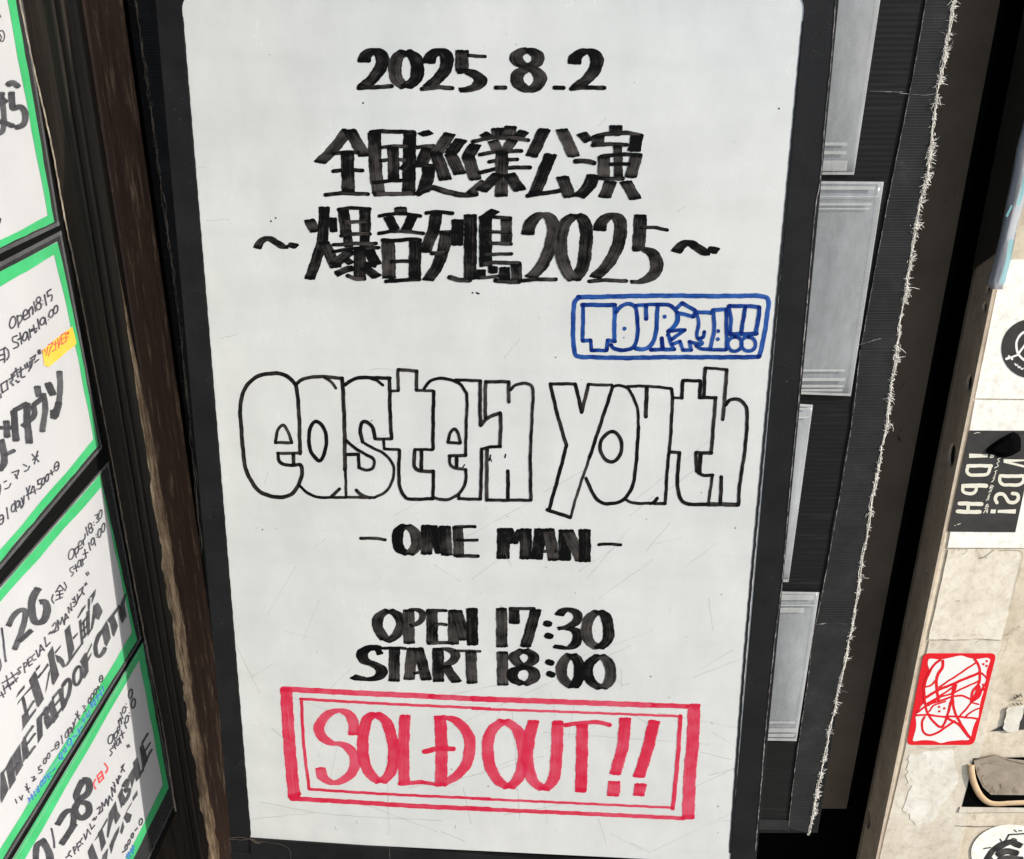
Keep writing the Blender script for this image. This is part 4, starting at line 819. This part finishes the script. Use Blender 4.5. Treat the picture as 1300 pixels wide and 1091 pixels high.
# cracks and grime lines
ik = Ink(WP.lift(.0019), .0001)
ik.draw((1200, 680), 6.818, 8, 8, 'c=7/7 470,134 540,128 610,128 650,140 668,172 656,250 620,380 600,470 560,640; c=4/4 0,118 60,116 130,118 190,122; c=4/4 70,136 82,124; c=6/6 148,162 170,156 196,124; c=5/5 270,122 290,150 306,180; c=9/9 296,196 330,190 362,172 420,128; d=12/12 122,124 312,192; c=7/7 352,186 362,200; c=12/10 530,862 570,850 600,820 640,790; c=5/5 545,880 520,980 485,1050; c=5/5 90,568 130,566; c=5/5 265,930 300,908; d=8/8 600,326')
ik.draw((1140, 820), 7.793, 4, 4, 'c 195,992 300,1020 430,1008 560,1004 590,990; c=3/3 110,620 130,600 160,570; c=3/3 120,622 150,600; c=4/4 190,90 215,130 225,110; c=4/4 60,832 80,870 95,895')
ik.build('grime_lines', M['grime'], wall)
# square black sticker, lettering set sideways
stk = thing('square_sticker', WP.hit(1246, 612), 'black square sticker with large cream capital letters set sideways', 'sticker')
sq = (1190, 530); ss = 6.818
sheet('sticker_base', [(sq[0] + a / ss, sq[1] + b / ss) for a, b in ((275, 115), (862, 118), (675, 995), (90, 990))], M['sticker_black'], None, None, .0018, .0004, stk)
ik = Ink(WP.lift(.0019), .0001)
ik.draw(sq, ss, 32, 32, '''f 275,314 438,320 436,346 275,352; f 462,320 496,318 488,350 452,352; f 575,362 760,366 760,378 640,388 770,420 770,440 572,392;
p=30/30 262,420 468,420; c=28/28 262,426 258,470 285,498 330,500 400,500 440,482 458,428; p=36/36 222,592 424,592; c=28/28 222,600 222,640 260,660 300,660 330,638 340,600; p=34/34 190,746 384,750; p=34/34 174,816 368,820; p=30/30 268,756 264,812;
p=30/30 545,508 770,510; c=28/28 544,512 542,556 575,584 640,586 700,584 738,562 754,512; c=30/30 516,740 502,706 524,668 568,664 598,700 622,734 668,738 700,704 692,668 648,660; f 524,802 682,796 676,834 520,826; f 464,798 508,798 502,832 458,830''')
ik.draw(sq, ss, 7, 7, 'c 400,828 420,800 430,830 436,790 412,790 424,768 440,780 434,750 420,770; c 424,720 446,690 440,720 452,680 434,690 456,660; c 446,650 470,620 462,650 476,600 452,620 470,590 486,600; c 470,560 490,540 500,500 480,530 506,480 496,470 516,460; c 496,440 530,420 514,400 536,380 520,366 546,350')
ik.draw(sq, ss, 5, 5, 'p 320,140 350,132 368,134; p 148,938 158,934; p 172,930 200,920')
ik.build('lettering', M['ink_cream'], stk)
# raised black lump over its corner
bm = bmesh.new(); pts = [(420, 285), (470, 240), (560, 178), (660, 125), (700, 145), (722, 180), (725, 250), (720, 290), (650, 330), (600, 345), (540, 350), (505, 332), (430, 310)]
o_ = [bm.verts.new(WP.hit(sq[0] + a / ss, sq[1] + b / ss, .003)) for a, b in pts]; ce = np.mean(pts, axis=0)
i_ = [bm.verts.new(WP.hit(sq[0] + (a * .6 + ce[0] * .4) / ss, sq[1] + (b * .6 + ce[1] * .4) / ss, .007 + random.uniform(-.001, .001))) for a, b in pts]
for k in range(len(pts)): bm.faces.new((o_[k], o_[(k+1) % len(pts)], i_[(k+1) % len(pts)], i_[k]))
bm.faces.new(i_); bm.faces.new(o_[::-1]); bmesh.ops.recalc_face_normals(bm, faces=bm.faces)
me = bpy.data.meshes.new('black_lump'); bm.to_mesh(me); bm.free()
tag(link('black_lump', me, M['black']), 'black lump over the top of the square black sticker', 'tape lump')
# round black sticker
rd = thing('round_sticker', WP.hit(1309, 443), 'round black sticker with a white ring and spoke, cut off by the right edge', 'sticker')
sheet('sticker_base', [(1309 + 37.5 * math.cos(k * .1309), 443 + 37.5 * math.sin(k * .1309)) for k in range(48)], M['sticker_black'], None, None, .0014, .0004, rd)
ik = Ink(WP.lift(.0015), .0001)
ik.draw((1200, 370), 6.06, 10, 10, 'e=18/18 668,420 122,122; p=20/20 470,520 500,510; p=14/14 500,512 560,488; p=16/16 560,490 640,370; p=16/16 668,300 668,540; d=18/18 490,500 515,522; c=9/9 535,556 545,572 552,562; c=9/9 558,572 566,590 574,578; c=9/9 580,586 590,602 600,592')
ik.build('emblem', M['sticker_white'], rd)
# red scribble sticker
rs_ = thing('red_sticker', WP.hit(1208, 888), 'red and white sticker of scribbled lines with rounded corners', 'sticker')
q0 = (1140, 820); qs = 7.793
def rq(pts, r=45):
    out = []; n = len(pts)
    for i in range(n):
        a, b, c = [np.array(pts[k % n], float) for k in (i - 1, i, i + 1)]
        p = b + (a - b) / np.linalg.norm(a - b) * r; q = b + (c - b) / np.linalg.norm(c - b) * r
        for k in range(7): t = k / 6; out.append((1-t)**2 * p + 2*t*(1-t) * b + t*t * q)
    return [(q0[0] + x / qs, q0[1] + y / qs) for x, y in out]
sheet('sticker_base', rq([(255, 76), (976, 76), (752, 982), (84, 982)], 60), M['ink_redprint'], None, None, .0016, .0004, rs_)
ik = Ink(WP.lift(.0017), .00003)
wg = [tuple(float(k) for k in a.split(',')) for a in '300,142 328,128 420,136 520,118 622,98 700,120 780,132 880,120 912,140 900,180 874,262 872,340 850,440 820,540 802,640 796,700 762,760 737,830 727,880 702,930 620,934 500,946 425,962 350,940 250,934 160,945 150,920 176,830 181,760 176,700 195,660 236,590 262,560 258,430 285,300 310,240 296,190'.split()]
ik.poly([(q0[0] + a / qs, q0[1] + b / qs) for a, b in catmull(wg + wg[:1], 14)[:-1]])
ik.build('white_ground', M['sticker_white'], rs_)
ik = Ink(WP.lift(.0018), .0001)
ik.draw(q0, qs, 18, 18, '''
c=24/24 420,140 350,200 290,310 262,420 268,560 300,680 360,760 420,802 455,780 490,690 530,540 575,390; c=30/30 445,150 440,210 400,280 382,340 384,430 405,550; c=18/18 270,408 330,390 385,330; c=18/18 410,410 560,310 770,170; c=26/26 262,520 400,440 600,355 800,270; c=18/18 290,570 430,490 575,385; c=18/18 300,590 420,510 540,470 700,395 800,350; c=20/20 190,660 290,590 420,545 540,505 640,495 720,530; c=16/16 310,650 360,590 470,550;
c=20/20 185,688 300,685 450,702 600,702 780,722; c=22/22 265,705 240,760 250,850 300,885 380,865 470,810 560,745; c=26/26 555,390 540,500 560,640 620,770 720,920; c=24/24 470,705 550,750 600,780 700,900; c=20/20 520,560 490,690; c=26/26 760,130 800,200 812,300 800,380 740,450 726,560; c=18/18 740,545 680,620 610,700; c=16/16 670,700 720,660 800,620; c=18/18 830,270 880,330 850,400 790,500; c=16/16 740,550 800,510 830,450; c=16/16 815,430 850,440 840,380; c=16/16 720,560 800,580; c=40/30 750,540 780,470 800,400; d=26/26 408,605 460,620 410,650 880,152 845,182 878,200''')
ik.build('scribble', M['ink_redprint'], rs_)
# oval sticker with brushed dark head of lines
ov = thing('oval_sticker', WP.hit(1283, 1083), 'cream oval sticker with dark brush marks at the bottom right', 'sticker')
b0 = (1190, 880); bs = 5.172
sheet('sticker_base', [(b0[0] + (480 + 258 * math.cos(k * .1309)) / bs, b0[1] + (1052 + 187 * math.sin(k * .1309)) / bs) for k in range(48)], M['white_paper'], None, None, .0016, .0004, ov)
ik = Ink(WP.lift(.0017), .0001)
ik.draw(b0, bs, 30, 24, 'c=40/30 320,1100 350,1050 380,1020; c=56/34 375,1030 420,1000 480,980 550,1005; c=50/40 400,1060 450,1040 520,1050; c=12/10 470,930 440,985; p=10/10 470,930 570,925; c=8/8 305,1022 350,1015; p=9/9 412,960 428,985; c=10/10 476,970 500,955 520,965; c=40/30 400,1095 470,1080 560,1090; p=8/8 505,900 520,912; p=8/8 535,905 555,905; c=14/12 330,1060 360,1090')
ik.build('brush_marks', M['ink_dark'], ov)
ik = Ink(WP.lift(.0012), .0001)
ik.draw(b0, bs, 6, 6, 'p 500,30 512,40 530,20; c 515,10 530,30 545,12; p 548,8 556,28; p=3/3 470,45 560,52; p 492,70 500,76; p 520,66 530,78; p 545,64 556,76')
ik.draw(b0, bs, 6, 6, 'c=4/4 120,872 240,878 380,876; c=3/3 240,800 250,830')
ik.build('faded_scrawl', M['ink_dark'], wall)
# hollow with a tan rubber lip below
ho = thing('wall_hatch', WP.hit(1270, 1000), 'grey hatch with a curved tan rubber lip low on the cream wall', 'hatch')
P5 = lambda pts, l=0: [(b0[0] + a / bs, b0[1] + b / bs) for a, b in pts]
sheet('recess_shade', P5([(236, 430), (700, 420), (700, 770), (160, 752), (196, 620)]), M['black'], None, None, .0016, .0004, ho)  # flat black sheet painted as the shade inside the hollow
sheet('hatch_board', P5([(240, 448), (380, 410), (470, 436), (700, 460), (700, 672), (352, 668), (300, 620), (262, 540)]), M['grey_board'], None, None, .0032, .0014, ho)
sheet('ledge', P5([(150, 752), (700, 760), (700, 782), (140, 786)]), M['cream_paper'], None, None, .0028, .002, ho)
v, f = [], []; path = catmull([(222, 470), (226, 530), (244, 600), (280, 670), (330, 716), (390, 728), (500, 722), (700, 716)], 20)
for k, (a, b) in enumerate(path):
    c = WP.hit(b0[0] + a / bs, b0[1] + b / bs, .004); d = path[min(k+1, len(path)-1)] - path[max(k-1, 0)]; d = d / np.linalg.norm(d); nn = V((-d[1], 0, -d[0])) * -1
    for j in range(8): t = j * math.pi / 4; v.append(c + nn * .0042 * math.cos(t) + V((0, -.0014, 0)) * math.sin(t))
for k in range(len(path) - 1):
    for j in range(8): f.append((k*8+j, k*8+(j+1) % 8, (k+1)*8+(j+1) % 8, (k+1)*8+j))
link('rubber_lip', mesh('rubber_lip', v, f), M['tan_lip'], ho, smooth=True)
ik = Ink(WP.lift(.0034), .0001)
ik.draw(b0, bs, 8, 8, 'f 340,656 362,605 384,656; f 492,654 506,612 524,656; f 405,610 418,590 428,640; f 256,520 270,480 276,500 266,530; c=10/8 240,442 300,425 380,408 440,430 500,452 569,466; c=6/6 290,470 320,460 350,465; c=8/8 300,600 290,560 305,540')
ik.build('torn_edges', M['grime'], ho)
# crumpled clear film hanging on the corner
fm = thing('plastic_film', WP.hit(1275, 300), 'crumpled clear plastic film with a teal edge hanging on the steel angle', 'plastic film')
f0 = (1200, 50); fs = 3.117
Lf = [(345, 250), (312, 330), (285, 430), (262, 560), (243, 645), (222, 760), (205, 830), (188, 900), (168, 962), (180, 988)]
Rf = [(420, 250), (392, 330), (360, 430), (338, 560), (310, 650), (280, 760), (268, 830), (254, 880), (236, 950), (225, 990)]
v, f = [], []; nc = 9
rr_ = random.Random(5)
for i, (a, b) in enumerate(zip(Lf, Rf)):
    for j in range(nc):
        s = j / (nc - 1); p = (a[0] + (b[0] - a[0]) * s, a[1] + (b[1] - a[1]) * s)
        v.append(WP.hit(f0[0] + p[0] / fs, f0[1] + p[1] / fs, .006 + .008 * math.sin(math.pi * s) + rr_.gauss(0, .0012)))
for i in range(len(Lf) - 1):
    for j in range(nc - 1): k = i * nc + j; f.append((k, k + 1, k + nc + 1, k + nc))
fo = link('film', mesh('film', v, f), M['film'], fm, smooth=True)
md = fo.modifiers.new('thick', 'SOLIDIFY'); md.thickness = .0005
ik = Ink(WP.lift(.016), .0003)
ik.draw(f0, fs, 16, 16, 'c=16/16 322,520 306,600 290,652; c=20/20 262,800 248,880 226,960; c=8/8 335,440 318,520; c=8/8 245,700 262,660')
ik.build('teal_edge', M['teal'], fm)
